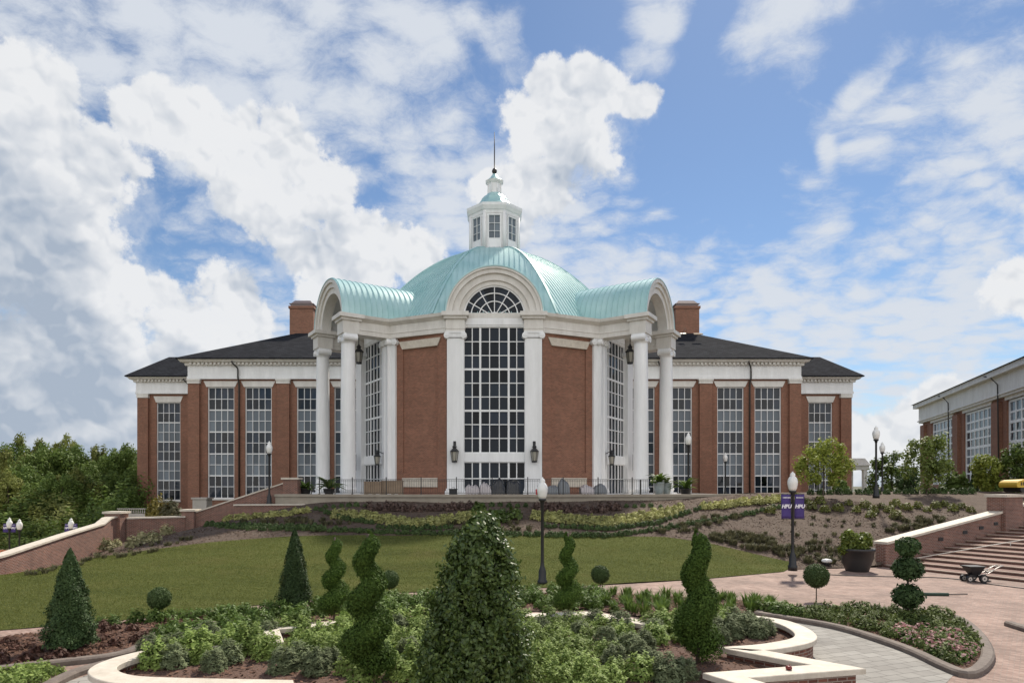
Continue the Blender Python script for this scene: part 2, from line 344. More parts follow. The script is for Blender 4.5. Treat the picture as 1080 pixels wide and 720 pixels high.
    def build(s, name, mats, parent=None, recalc=True):
        o0 = origin(parent) if parent else (0, 0, 0)
        me = bpy.data.meshes.new(name); me.from_pydata([(v[0]-o0[0], v[1]-o0[1], v[2]-o0[2]) for v in s.v], [], s.f)
        mats = mats if isinstance(mats, (list, tuple)) else [mats]
        for q in mats: me.materials.append(q)
        me.polygons.foreach_set('material_index', s.m); me.polygons.foreach_set('use_smooth', s.sm)
        if recalc:
            bm = bmesh.new(); bm.from_mesh(me); bmesh.ops.recalc_face_normals(bm, faces=bm.faces); bm.to_mesh(me); bm.free()
        boxuv(me)
        ob = bpy.data.objects.new(name, me); COL.objects.link(ob)
        if parent: ob.parent = parent; ORI[ob.name] = o0
        return ob
def boxuv(me):
    uv = me.uv_layers.new(name='metres'); nl = len(me.loops)
    if not nl: return
    co = np.empty(len(me.vertices)*3); me.vertices.foreach_get('co', co); co = co.reshape(-1, 3)
    vi = np.empty(nl, dtype=np.int32); me.loops.foreach_get('vertex_index', vi)
    nr = np.empty(len(me.polygons)*3); me.polygons.foreach_get('normal', nr); nr = nr.reshape(-1, 3)
    lt = np.empty(len(me.polygons), dtype=np.int32); me.polygons.foreach_get('loop_total', lt)
    n = np.repeat(nr, lt, axis=0); p = co[vi]
    flat = np.abs(n[:, 2]) > .7
    h = np.hypot(n[:, 0], n[:, 1])+1e-9; tx, ty = -n[:, 1]/h, n[:, 0]/h
    u = np.where(flat, p[:, 0], p[:, 0]*tx+p[:, 1]*ty); v = np.where(flat, p[:, 1], p[:, 2])
    uv.data.foreach_set('uv', np.column_stack([u, v]).astype(np.float32).ravel())
def thing(name, label, cat, loc=(0, 0, 0), group=None):
    o = bpy.data.objects.new(name, None); COL.objects.link(o); o.location = loc; o.empty_display_size = .3
    ORI[o.name] = tuple(loc); o['label'] = label; o['category'] = cat
    if group: o['group'] = group
    return o
def tag(o, label, cat, group=None):
    o['label'] = label; o['category'] = cat
    if group: o['group'] = group
    return o
def structure(o): o['kind'] = 'structure'; return o
def dup(src, loc, rz=0.0, scale=1.0, label=None, group=None, deep=True):
    r = src.copy(); COL.objects.link(r); r.location = loc; r.rotation_euler = (0, 0, rz)
    r.scale = (scale, scale, scale) if not isinstance(scale, (tuple, list)) else scale
    if label: r['label'] = label
    if group: r['group'] = group
    if deep:
        for ch in src.children:
            c = ch.copy(); COL.objects.link(c); c.parent = r
            for g in ch.children:
                e = g.copy(); COL.objects.link(e); e.parent = c
    return r
class Proto:
    """first use moves the original, later uses copy it"""
    def __init__(s, o): s.o = o; s.used = False
    def put(s, loc, rz=0.0, scale=1.0, label=None, group=None):
        if not s.used:
            s.used = True; r = s.o; r.location = loc; r.rotation_euler = (0, 0, rz); r.scale = (scale,)*3 if not isinstance(scale, (tuple, list)) else scale
            if label: r['label'] = label
            if group: r['group'] = group
            return r
        return dup(s.o, loc, rz, scale, label, group)

# ------------------------------------------------------------------ terrain
CT = []
def ct(px, py, d=None, z=None):
    if z is not None: d = FPX*(EYE-z)/(py-HY)
    CT.append(at(px, py, d))
for a in [(-60, 612, 28), (0, 607, 28.6), (100, 588, 32), (220, 572, 34), (300, 566, 34.5), (420, 565, 35), (540, 565, 35), (620, 565.5, 35), (700, 566, 35), (745, 572, 34.3), (835, 592, 32.2),
          (330, 531, 43), (420, 529, 43), (540, 528.5, 43), (640, 528.5, 43), (800, 522.5, 44), (900, 519.5, 46), (1000, 519, 46), (1060, 518.5, 46), (125, 572, 42), (195, 560, 44.5), (250, 546, 44)]: ct(*a)
CT += [(12.8, 30.6, 0), (15, 30.6, 0), (18.3, 31.2, .0), (24, 35.0, 1.2), (28.9, 38.2, 2.1), (34, 41, 2.9)]
for p in [(-13.6, 17.8), (-11.2, 19), (-8.5, 21.2), (-3.6, 24), (2.9, 25.4), (8.8, 27.5), (12.5, 29.4), (-20, 18), (-20, 24), (-13, 10), (0, 10), (0, 18), (8, 20), (15, 24), (13, 12), (22, 22), (-6, 18), (30, 12), (-23, 10), (30, 25), (40, 30)]: CT.append((*p, 0))
CT += [(-26.5, 30, -2), (-27.5, 44, -1.2), (-34, 36, -2.6), (-40, 52, -2.6), (-55, 70, -2.6), (-70, 95, -2.8), (-70, 30, -2.6), (-26, 50, .9), (-30, 62, 1.2), (-20, 50, 1.8), (-18, 60, 2.3), (0, 50, 2.9), (0, 64, 2.6), (18, 60, 2.8), (30, 62, 2.6),
       (45, 60, 2.6), (45, 100, 2.2), (0, 110, 2), (-40, 110, 0), (80, 60, 2.8), (80, 110, 2.2), (60, 46, 3.3), (45, 44, 3.3)]
CT = np.array(CT)
_P = CT[:, :2]; _K = np.linalg.norm(_P[:, None]-_P[None], axis=2); _n0 = len(CT)
_A = np.zeros((_n0+3, _n0+3)); _A[:_n0, :_n0] = _K; _A[:_n0, _n0] = 1; _A[:_n0, _n0+1:] = _P; _A[_n0, :_n0] = 1; _A[_n0+1:, :_n0] = _P.T
_w = np.linalg.solve(_A, np.concatenate([CT[:, 2], np.zeros(3)]))
def Hs(xy):
    xy = np.atleast_2d(np.asarray(xy, float)).copy(); xy[:, 0] = np.clip(xy[:, 0], -70, 80); xy[:, 1] = np.clip(xy[:, 1], 8, 110)
    k = np.linalg.norm(xy[:, None]-_P[None], axis=2)
    return k@_w[:_n0]+_w[_n0]+xy@_w[_n0+1:]
def H(x, y): return float(Hs([(x, y)])[0])
def hit(px, py, d0=12.0, d1=75.0):
    """first terrain point along the ray of a pixel"""
    ds = np.arange(d0, d1, .1); X = (px-CX)*ds/FPX; Z = EYE-(py-HY)*ds/FPX
    h = np.maximum(Hs(np.column_stack([X, ds])), 0.0 if px > 200 else -9)
    k = np.argmax(Z <= h)
    if Z[k] > h[k]: return None
    return (X[k], ds[k], float(h[k]))
def inpoly(x, y, poly):
    c = False; j = len(poly)-1
    for i in range(len(poly)):
        xi, yi = poly[i]; xj, yj = poly[j]
        if (yi > y) != (yj > y) and x < (xj-xi)*(y-yi)/(yj-yi)+xi: c = not c
        j = i
    return c
def sheet(name, poly, z, m, step=None, lift=0.0, relief=0.0):
    vs = [Vector(p[:2]) for p in poly]; n = len(vs)
    if step:
        e = []
        for i in range(n):
            a, b = vs[i], vs[(i+1) % n]; k = max(1, int((b-a).length/step)); e += [a.lerp(b, q/k) for q in range(k)]
        vs = e; n = len(vs); pl = [(v.x, v.y) for v in vs]
        x0, x1 = min(p[0] for p in pl), max(p[0] for p in pl); y0, y1 = min(p[1] for p in pl), max(p[1] for p in pl)
        gx = x0+step/2
        while gx < x1:
            gy = y0+step/2
            while gy < y1:
                q = (gx+random.uniform(-.2, .2)*step, gy+random.uniform(-.2, .2)*step)
                if inpoly(*q, pl): vs.append(Vector(q))
                gy += step
            gx += step
    r = delaunay_2d_cdt(vs, [], [list(range(n))], 1, 1e-4)
    xy = np.array([(v.x, v.y) for v in r[0]])
    if callable(z): zz = z(xy)+lift
    else: zz = np.full(len(xy), z+lift)
    if relief: zz = zz+RNG.uniform(-relief, relief, len(zz))
    b = MB(); b.add([(x, y, q) for (x, y), q in zip(xy, zz)], [tuple(f) for f in r[2]], 0, True)
    o = b.build(name, m, None, recalc=False)
    me = o.data
    if len(me.polygons) and sum(p.normal.z for p in me.polygons) < 0: me.flip_normals()
    return structure(o)
# big ground out to the horizon
def big_ground():
    xs = np.concatenate([[-1500, -700, -300, -140], np.arange(-72, 82, 2.0), [140, 300, 700, 1500]]); ys = np.concatenate([[-300, -60, -10, 2], np.arange(8, 112, 2.0), [150, 300, 700, 1800]])
    X, Y = np.meshgrid(xs, ys); z = Hs(np.column_stack([X.ravel(), Y.ravel()])) - .22
    tx, ty = X.ravel()-19.1, Y.ravel()-31.9; tt = tx*.88+ty*.475; ee = tx*.475-ty*.88
    z = np.where((tt > -3) & (tt < 28) & (ee > -1.6) & (ee < 19), np.minimum(z, np.maximum(.12*tt-.9, -.4)), z)            # cut for the stairs
    nx = len(xs); b = MB(); b.add([(x, y, q) for x, y, q in zip(X.ravel(), Y.ravel(), z)], [(j*nx+i, j*nx+i+1, (j+1)*nx+i+1, (j+1)*nx+i) for j in range(len(ys)-1) for i in range(nx-1)], 0, True)
    structure(b.build('ground', SOIL, None, recalc=False))
big_ground()
LAWN_FRONT = [(-20.5, 15.5), (-16, 16.9), (-13.6, 17.8), (-11.2, 19), (-8.5, 21.2), (-3.6, 24), (2.9, 25.4), (8.8, 27.5), (13.4, 29.9)]
LAWN_BACK = [at(*a)[:2] for a in [(838, 593, 32.0), (790, 581, 33.2), (745, 572, 34.3), (700, 566.5, 35), (620, 565.5, 35), (540, 565, 35), (420, 565, 35), (300, 566, 34.5), (262, 568, 34.2), (220, 573, 34), (160, 580, 33), (100, 588, 32), (50, 598, 30.2), (0, 608, 28.6), (-60, 614, 27.6)]]
lawn_z = lambda xy: np.maximum(Hs(xy), .012)
sheet('lawn', LAWN_FRONT+LAWN_BACK+[(-22.4, 20), (-22, 15.5)], lawn_z, GRASS, .7, .012)
TERR = [(-15.4, 45.6), (-12, 44.6), (-8, 43.8), (-4, 43.35), (0, 43.2), (4, 43.35), (8, 43.8), (12, 44.6), (16, 45.6), (19, 46.6)]
BED = list(reversed(LAWN_BACK))+[(14.2, 30.75), (18.9, 31.6), (24, 34.9), (29.2, 38.2), (40, 44), (60, 50), (60, 67.6), (22, 67.6), (19.2, 62), (19.2, 46.7)]+list(reversed(TERR))+[(-15.6, 45.9), (-21.0, 45.8), (-24.6, 42.6), (-24.1, 36), (-23.1, 30), (-22.8, 26)]
sheet('planting_bed', BED, Hs, MULCH, .8, .006, .025)
sheet('plaza', [(-24, 6), (60, 6), (60, 36), (25, 36), (19.2, 31.7), (14, 30.8), (13.4, 29.95)]+list(reversed(LAWN_FRONT[:-1]))+[(-24, 15.5)], .006, PAVER)
sheet('terrace', [(p[0], p[1]+.1) for p in TERR]+[(19, 62), (16, 67.4), (-16, 67.4), (-16, 60)], 3.3, CONC)
sheet('sandy_clearing', [(-75, 45), (-29, 45), (-29, 62), (-75, 70)], Hs, SAND, 4, .02)

# ------------------------------------------------------------------ the hall
hall = thing('domed_hall', 'red brick hall with white portico arches, turquoise domed roof and cupola', 'building', (0, 59.5, 3.3))
ZT = 3.3
def copperseam(b, pts, nrm, w=.035, h=.06):
    """raised seam along pts with outward normals nrm"""
    vs = []; fs = []
    for i, p in enumerate(pts):
        p = Vector(p); n = Vector(nrm[i]).normalized(); t = (Vector(pts[min(i+1, len(pts)-1)])-Vector(pts[max(i-1, 0)])).normalized(); s_ = t.cross(n)*w
        vs += [p-s_-n*.02, p-s_+n*h, p+s_+n*h, p+s_-n*.02]
    for i in range(len(pts)-1):
        for q in range(4): fs.append((i*4+q, i*4+(q+1) % 4, i*4+4+(q+1) % 4, i*4+4+q))
    b.add(vs, fs)

def window(F, a0, a1, z0, z1, b, cols, rows, parent, thickrow=2, thickcol=(), spand=False, bar=.055, thick=.13, edge=.09, name='window', pane=None):
    """white muntin grid as the window, its glass as a sub-part"""
    m = MB(); g = MB()
    m.fbox(F, a0, a0+edge, b-.06, b+.09, z0, z1); m.fbox(F, a1-edge, a1, b-.06, b+.09, z0, z1)
    m.fbox(F, a0+edge, a1-edge, b-.06, b+.088, z0, z0+edge); m.fbox(F, a0+edge, a1-edge, b-.06, b+.088, z1-edge, z1)
    if isinstance(cols, int): ce = [a0+edge+(a1-a0-2*edge)*i/cols for i in range(cols+1)]
    else:
        t = sum(cols); ce = [a0+edge]
        for c in cols: ce.append(ce[-1]+(a1-a0-2*edge)*c/t)
    re_ = [z0+edge+(z1-z0-2*edge)*i/rows for i in range(rows+1)]
    for i in range(1, len(ce)-1):
        w = (thick if i in thickcol else bar)/2; m.fbox(F, ce[i]-w, ce[i]+w, b-.04, b+.06, z0+edge, z1-edge)
    for j in range(1, rows):
        w = (thick if (thickrow and j % thickrow == 0) else bar)/2; m.fbox(F, a0+edge, a1-edge, b-.042, b+.052, re_[j]-w, re_[j]+w)
    wo = m.build(name, WHITE, parent)
    for i in range(len(ce)-1):
        for j in range(rows):
            t1, t2 = random.uniform(-.006, .006), random.uniform(-.006, .006); mm = 1 if (spand and (j//2) % 2 == 1) else 0
            g.quad([F.p(ce[i], b-.02-t1, re_[j]), F.p(ce[i+1], b-.02+t1, re_[j]), F.p(ce[i+1], b-.02+t2, re_[j+1]), F.p(ce[i], b-.02-t2, re_[j+1])], mm)
    g.build('pane', [pane or (WGLASS if spand else GLASS), SPAND], wo, recalc=False)
    return wo

def brickface(F, a0, a1, z0, z1, holes, depth=.32, back=.6, b0=0.0):
    """brick wall slab with window openings (all openings share z range per entry)"""
    m = MB(); x = a0
    for (h0, h1, y0, y1) in sorted(holes):
        if h0 > x: m.fbox(F, x, h0, b0-back, b0, z0, z1)
        m.fbox(F, h0, h1, b0-back, b0-.001, z0, y0); m.fbox(F, h0, h1, b0-back, b0-.001, y1, z1); x = h1
    if x < a1: m.fbox(F, x, a1, b0-back, b0, z0, z1)
    return m

def downspout(F, a, z0, z1, parent):
    b = MB(); b.tube([F.p(a-.45, .98, z1+1.35), F.p(a-.38, .95, z1+1.15), F.p(a-.05, .50, z1+.75), F.p(a, .46, z1+.5), F.p(a, .46, z1-.3), F.p(a, .18, z1-.75), F.p(a, .14, z1-1.1), F.p(a, .14, z0)], .085, 8); b.build('downspout', DARKM, parent)

# --- wings: the broad block behind the rotunda
FW = Fr((0, 68), (1, 0), (0, -1))
wins = []
for s in (-1, 1):
    for c in (28.85, 24.9, 19.45, 15.5): wins.append((s*c-1.4, s*c+1.4, 2.65, 14.4))
brickface(FW, -31.9, 31.9, 0, 15.2, wins).build('front_wall', BRICK, hall)
bk = MB(); bk.box(-31.9, 31.9, 68.7, 92, 0, 15.2); bk.build('rear_wall', BRICK, hall)
for w in wins:
    window(FW, w[0], w[1], w[2], w[3], -.22, 4, 10, hall, 2, spand=True, bar=.062, thick=.125, edge=.10)
    b = MB(); c = (w[0]+w[1])/2; b.add([FW.p(c-1.5, -.1, 14.4), FW.p(c+1.5, -.1, 14.4), FW.p(c+1.82, -.1, 15.02), FW.p(c-1.82, -.1, 15.02), FW.p(c-1.5, .07, 14.4), FW.p(c+1.5, .07, 14.4), FW.p(c+1.82, .07, 15.02), FW.p(c-1.82, .07, 15.02)],
                                    [(0, 1, 2, 3), (4, 7, 6, 5), (0, 4, 5, 1), (3, 2, 6, 7), (0, 3, 7, 4), (1, 5, 6, 2)]); b.build('lintel', CREAM, hall)
    b = MB(); b.fbox(FW, w[0]-.1, w[1]+.1, -.2, .12, 2.49, 2.648); b.build('sill', CREAM, hall)
for s in (-1, 1):
    for (x0, x1) in ((31.0, 32.2), (21.55, 22.85), (12.1, 13.4)):
        a, c = sorted((s*x0, s*x1)); b = MB(); b.fbox(FW, a, c, -.05, .32, 0, 14.72); b.build('pilaster', BRICK, hall)
        b = MB(); b.fbox(FW, a-.06, c+.06, -.05, .40, 14.72, 15.21); b.fbox(FW, a-.12, c+.12, -.05, .46, 15.02, 15.18); b.build('pilaster_cap', CREAM, hall)
    for x in (26.88, 17.48): downspout(FW, s*x, 2.2, 15.6, hall)
def entab(path, z, name, flip=1):
    """frieze with a dentilled cornice on a closed plan ring, clockwise travel so the right side is outward"""
    b = MB(); b.sweep(path, [(-.5, z), (.34, z), (.34, z+.28), (.28, z+.3), (.28, z+1.35), (.42, z+1.4), (-.5, z+1.4)], True); b.build(name, WHITE, hall)
    b = MB(); b.sweep(path, [(-.5, z+1.402), (.5, z+1.402), (.5, z+1.68), (.82, z+1.7), (1.0, z+1.95), (-.5, z+1.95)], True)
    n = len(path)
    for i in range(n):
        p, q = Vector(path[i]), Vector(path[(i+1) % n]); L_ = (q-p).length; F = Fr(p, q-p); k = int(L_/.42)
        for j in range(k): b.fbox(F, (j+.25)*L_/k, (j+.75)*L_/k, .502, .70, z+1.45, z+1.675)
    b.build('cornice', CREAM, hall)
ring = [(-31.95, 68), (-31.95, 92), (31.95, 92), (31.95, 68)][::-1]
def ccw_out(path):      # orient so that the right-hand side of travel is outward
    A = sum(path[i][0]*path[(i+1) % len(path)][1]-path[(i+1) % len(path)][0]*path[i][1] for i in range(len(path)))
    return path if A > 0 else path[::-1]
entab(ccw_out(ring), 15.2, 'frieze')
def hiproof(x0, x1, y0, y1, z, ridge, name='roof'):
    (rx0, ry0, rz), (rx1, ry1, _) = ridge
    b = MB(); e = [(x0, y0, z), (x1, y0, z), (x1, y1, z), (x0, y1, z)]; e2 = [(p[0], p[1], z+.12) for p in e]; r0, r1 = (rx0, ry0, rz), (rx1, ry1, rz)
    b.add(e+e2+[r0, r1], [(3, 2, 1, 0), (0, 1, 5, 4), (1, 2, 6, 5), (2, 3, 7, 6), (3, 0, 4, 7), (4, 5, 9, 8), (6, 7, 8, 9), (5, 6, 9), (7, 4, 8)]); return b.build(name, SLATE, hall)
roof = hiproof(-33.1, 33.1, 66.85, 93.2, 17.152, ((-23.6, 80, 23.1), (23.6, 80, 23.1)))
for s in (-1, 1):
    a, c = sorted((s*22.2, s*25.1))
    b = MB(); b.box(a, c, 79, 82, 21.2, 25.7); b.box(a-.12, c+.12, 78.88, 82.12, 25.7, 26.0); ch = b.build('chimney', BRICK, roof)
    b = MB(); b.box(a+.1, c-.1, 79.1, 81.9, 26.0, 26.25); b.box(a-.05, c+.05, 78.95, 82.05, 26.25, 26.33)
    b.hexa([(a+.1, 79.1, 26.33), (c-.1, 79.1, 26.33), (c-.1, 81.9, 26.33), (a+.1, 81.9, 26.33)], [(a+.5, 79.5, 26.8), (c-.5, 79.5, 26.8), (c-.5, 81.5, 26.8), (a+.5, 81.5, 26.8)])
    o = MATS.get('hood') or mat('hood', (.22, .17, .16), .45, .3); b.build('chimney_hood', o, roof)
# --- end pavilions, set back
FE = Fr((0, 79), (1, 0), (0, -1))
for s in (-1, 1):
    a, c = sorted((s*32.3, s*43.5)); w = sorted((s*38.5, s*41.4))
    brickface(FE, a, c, 0, 15.2, [(w[0], w[1], 2.2, 14.2)]).build('pavilion_wall', BRICK, hall)
    b = MB(); b.box(a, c, 79.7, 90, 0, 15.2); b.build('pavilion_body', BRICK, hall)
    window(FE, w[0], w[1], 2.2, 14.2, -.22, 4, 10, hall, 2, spand=True, bar=.062, thick=.125, edge=.10)
    m = (w[0]+w[1])/2; b = MB(); b.hexa([FE.p(m-1.5, -.1, 14.2), FE.p(m+1.5, -.1, 14.2), FE.p(m+1.5, .07, 14.2), FE.p(m-1.5, .07, 14.2)], [FE.p(m-1.8, -.1, 14.95), FE.p(m+1.8, -.1, 14.95), FE.p(m+1.8, .07, 14.95), FE.p(m-1.8, .07, 14.95)]); b.build('lintel', CREAM, hall)
    b = MB(); b.fbox(FE, w[0]-.1, w[1]+.1, -.2, .12, 2.02, 2.198); b.build('sill', CREAM, hall)
    p = sorted((s*42.3, s*43.6)); b = MB(); b.fbox(FE, p[0], p[1], -.05, .32, 0, 14.72); b.build('pilaster', BRICK, hall)
    b = MB(); b.fbox(FE, p[0]-.06, p[1]+.06, -.05, .42, 14.72, 15.19); b.build('pilaster_cap', CREAM, hall)
    entab(ccw_out([(a, 79), (c, 79), (c, 90), (a, 90)]), 15.22, 'frieze')
    downspout(FE, s*37.2 if s > 0 else s*37.2, 1.5, 15.6, hall)
    e = (31.5, 44.7) if s > 0 else (-44.7, -31.5); rr = (28, 42.4) if s > 0 else (-42.4, -28)
    hiproof(e[0], e[1], 77.85, 91.2, 17.19, ((rr[0], 84, 20.75), (rr[1], 84, 20.75)))

# --- rotunda plan
def mir(p, s): return (p[0]*s, p[1])
Cp = (8.2, 50.7); Dp = (3.5, 48.3); Ap = (11.1, 48.9); Bp = (14.44, 54.24); C2 = (11.54, 56.04)
POLY = [(-3.5, 48.2), (3.5, 48.2), Cp, C2, (12, 61), (12, 68.3), (-12, 68.3), (-12, 61), mir(C2, -1), mir(Cp, -1)]
b = MB(); b.prism([(x*.985, 59.5+(y-59.5)*.985) for x, y in POLY], 0, 16.5); b.build('rotunda_wall', BRICK, hall)
b = MB(); b.prism([(x*1.01, 59.5+(y-59.5)*1.01) for x, y in POLY], 16.5, 16.88); b.build('rotunda_eave', CREAM, hall)

def ionic_cap(F, a, w, b0, b1, z0, z1, parent, round_=False, name='capital'):
    m = MB(); h = z1-z0
    m.fbox(F, a-w*.58, a+w*.58, b0, b1, z1-h*.26, z1)                      # abacus
    m.fbox(F, a-w*.5, a+w*.5, b0+.05, b1-.05, z0+h*.15, z1-h*.26)
    for s in (-1, 1):                                                       # scrolls: short drums with their axis outward
        c = a+s*w*.5; r = h*.45; n = 16; vs = []; fs = []
        for bb in (b0+.02, b1+.04):
            for k in range(n): t = 2*PI*k/n; vs.append(F.p(c+r*math.cos(t), bb, z0+h*.42+r*math.sin(t)))
        fs = [(k, (k+1) % n, n+(k+1) % n, n+k) for k in range(n)]+[tuple(range(n))[::-1], tuple(range(n, 2*n))]; m.add(vs, fs)
        vs = []; r *= .45
        for bb in (b1, b1+.08):
            for k in range(n): t = 2*PI*k/n; vs.append(F.p(c+r*math.cos(t), bb, z0+h*.42+r*math.sin(t)))
        m.add(vs, fs)
    m.build(name, WHITE, parent)
def pilaster(F, a, w, parent, b1=.28):
    m = MB(); m.fbox(F, a-w/2, a+w/2, -.55, b1, ZT+.5, 14.95)
    m.fbox(F, a-w/2-.14, a+w/2+.14, -.55, b1+.14, ZT-.4, ZT+.32); m.fbox(F, a-w/2-.07, a+w/2+.07, -.55, b1+.07, ZT+.32, ZT+.5)
    m.build('pilaster', WHITE, parent); ionic_cap(F, a, w, -.5, b1+.12, 14.92, 15.43, parent)
ZC = 16.62
def fanlight(F, R, b, parent):
    m = MB(); g = MB(); n = 40
    m.arch(F, ZC, R-.1, R+.02, b-.06, b+.08, 40); m.fbox(F, -R, R, b-.06, b+.078, ZC-.09, ZC+.001)
    for r in (.14*R, .5*R, .76*R): m.arch(F, ZC, r-.035, r+.035, b-.05, b+.06, 32)
    for k in range(7):
        t = PI*k/6 if k not in (0, 6) else None
        if t is None: continue
        c, s_ = math.cos(t), math.sin(t); px, pz = -s_*.032, c*.032; r0, r1 = .13*R, R-.08
        q = [F.p(r0*c+px, b-.04, ZC+r0*s_+pz), F.p(r1*c+px, b-.04, ZC+r1*s_+pz), F.p(r1*c-px, b-.04, ZC+r1*s_-pz), F.p(r0*c-px, b-.04, ZC+r0*s_-pz)]
        q2 = [F.p(r0*c+px, b+.055, ZC+r0*s_+pz), F.p(r1*c+px, b+.055, ZC+r1*s_+pz), F.p(r1*c-px, b+.055, ZC+r1*s_-pz), F.p(r0*c-px, b+.055, ZC+r0*s_-pz)]
        m.hexa(q, q2)
    o = m.build('fanlight', WHITE, parent)
    for k in range(24):
        t0, t1 = PI*k/24, PI*(k+1)/24; g.add([F.p(0, b-.02, ZC), F.p(R*math.cos(t0), b-.02, ZC+R*math.sin(t0)), F.p(R*math.cos(t1), b-.02, ZC+R*math.sin(t1))], [(0, 1, 2)])
    g.build('pane', GLASS, o, recalc=False)
WC = [.51, .53, .62, .64, .62, .53, .51]
def portal(F, parent, arched=True):
    """pilasters, entry glazing, tall window, fan window"""
    for s in (-1, 1): pilaster(F, s*2.9, 1.25, parent)
    window(F, -2.3, 2.3, 6.45, 15.85, -.15, WC, 9, parent, 3, (2, 5), bar=.065, thick=.15, edge=.06, name='tall_window')
    window(F, -2.3, 2.3, ZT, 5.78, -.15, WC, 2, parent, 0, (2, 5), bar=.075, thick=.15, edge=.06, name='entry_glazing')
    m = MB(); m.fbox(F, -2.3, 2.3, -.5, .02, 5.78, 6.45); m.fbox(F, -2.3, 2.3, -.5, .0, 15.85, ZC-.09); m.fbox(F, -2.1, 2.1, -.1, .06, 15.98, ZC-.2)
    for s in (-1, 1): m.fbox(F, *(sorted((s*2.28, s*2.302))), -.5, .0, ZT, 15.9)
    m.build('spandrel_band', WHITE, parent)
    fanlight(F, 2.32, -.15, parent)
F0 = Fr((0, 48.1), (1, 0), (0, -1))
portal(F0, hall)
for s in (-1, 1):
    m = MB(); a, c = sorted((s*2.2, s*3.6)); m.fbox(F0, a, c, -1.3, .34, 15.432, 16.36); m.fbox(F0, a-.03, c+.03, -1.3, .37, 15.62, 15.75); m.fbox(F0, a-.16, c+.16, -1.3, .52, 16.36, 16.55); m.fbox(F0, a-.30, c+.30, -1.3, .68, 16.55, 16.85); m.build('impost_block', CREAM, hall)
m = MB(); m.arch(F0, ZC, 2.34, 2.66, -1.2, .02, 48); m.arch(F0, ZC, 2.66, 3.15, -1.3, .16, 48); m.arch(F0, ZC, 3.15, 3.46, -1.3, .34, 48); m.arch(F0, ZC, 3.46, 3.6, -1.3, .46, 48); m.build('arch', CREAM, hall)
m = MB(); m.arch(F0, ZC, 3.602, 3.68, -4.2, .5, 48)
for k in range(1, 9):
    bb = .4-k*.48; copperseam(m, [F0.p(3.68*math.cos(t), bb, ZC+3.68*math.sin(t)) for t in np.linspace(0, PI, 25)], [(math.cos(t), 0, math.sin(t)) for t in np.linspace(0, PI, 25)])
m.build('arch_roof', COPPER, hall)
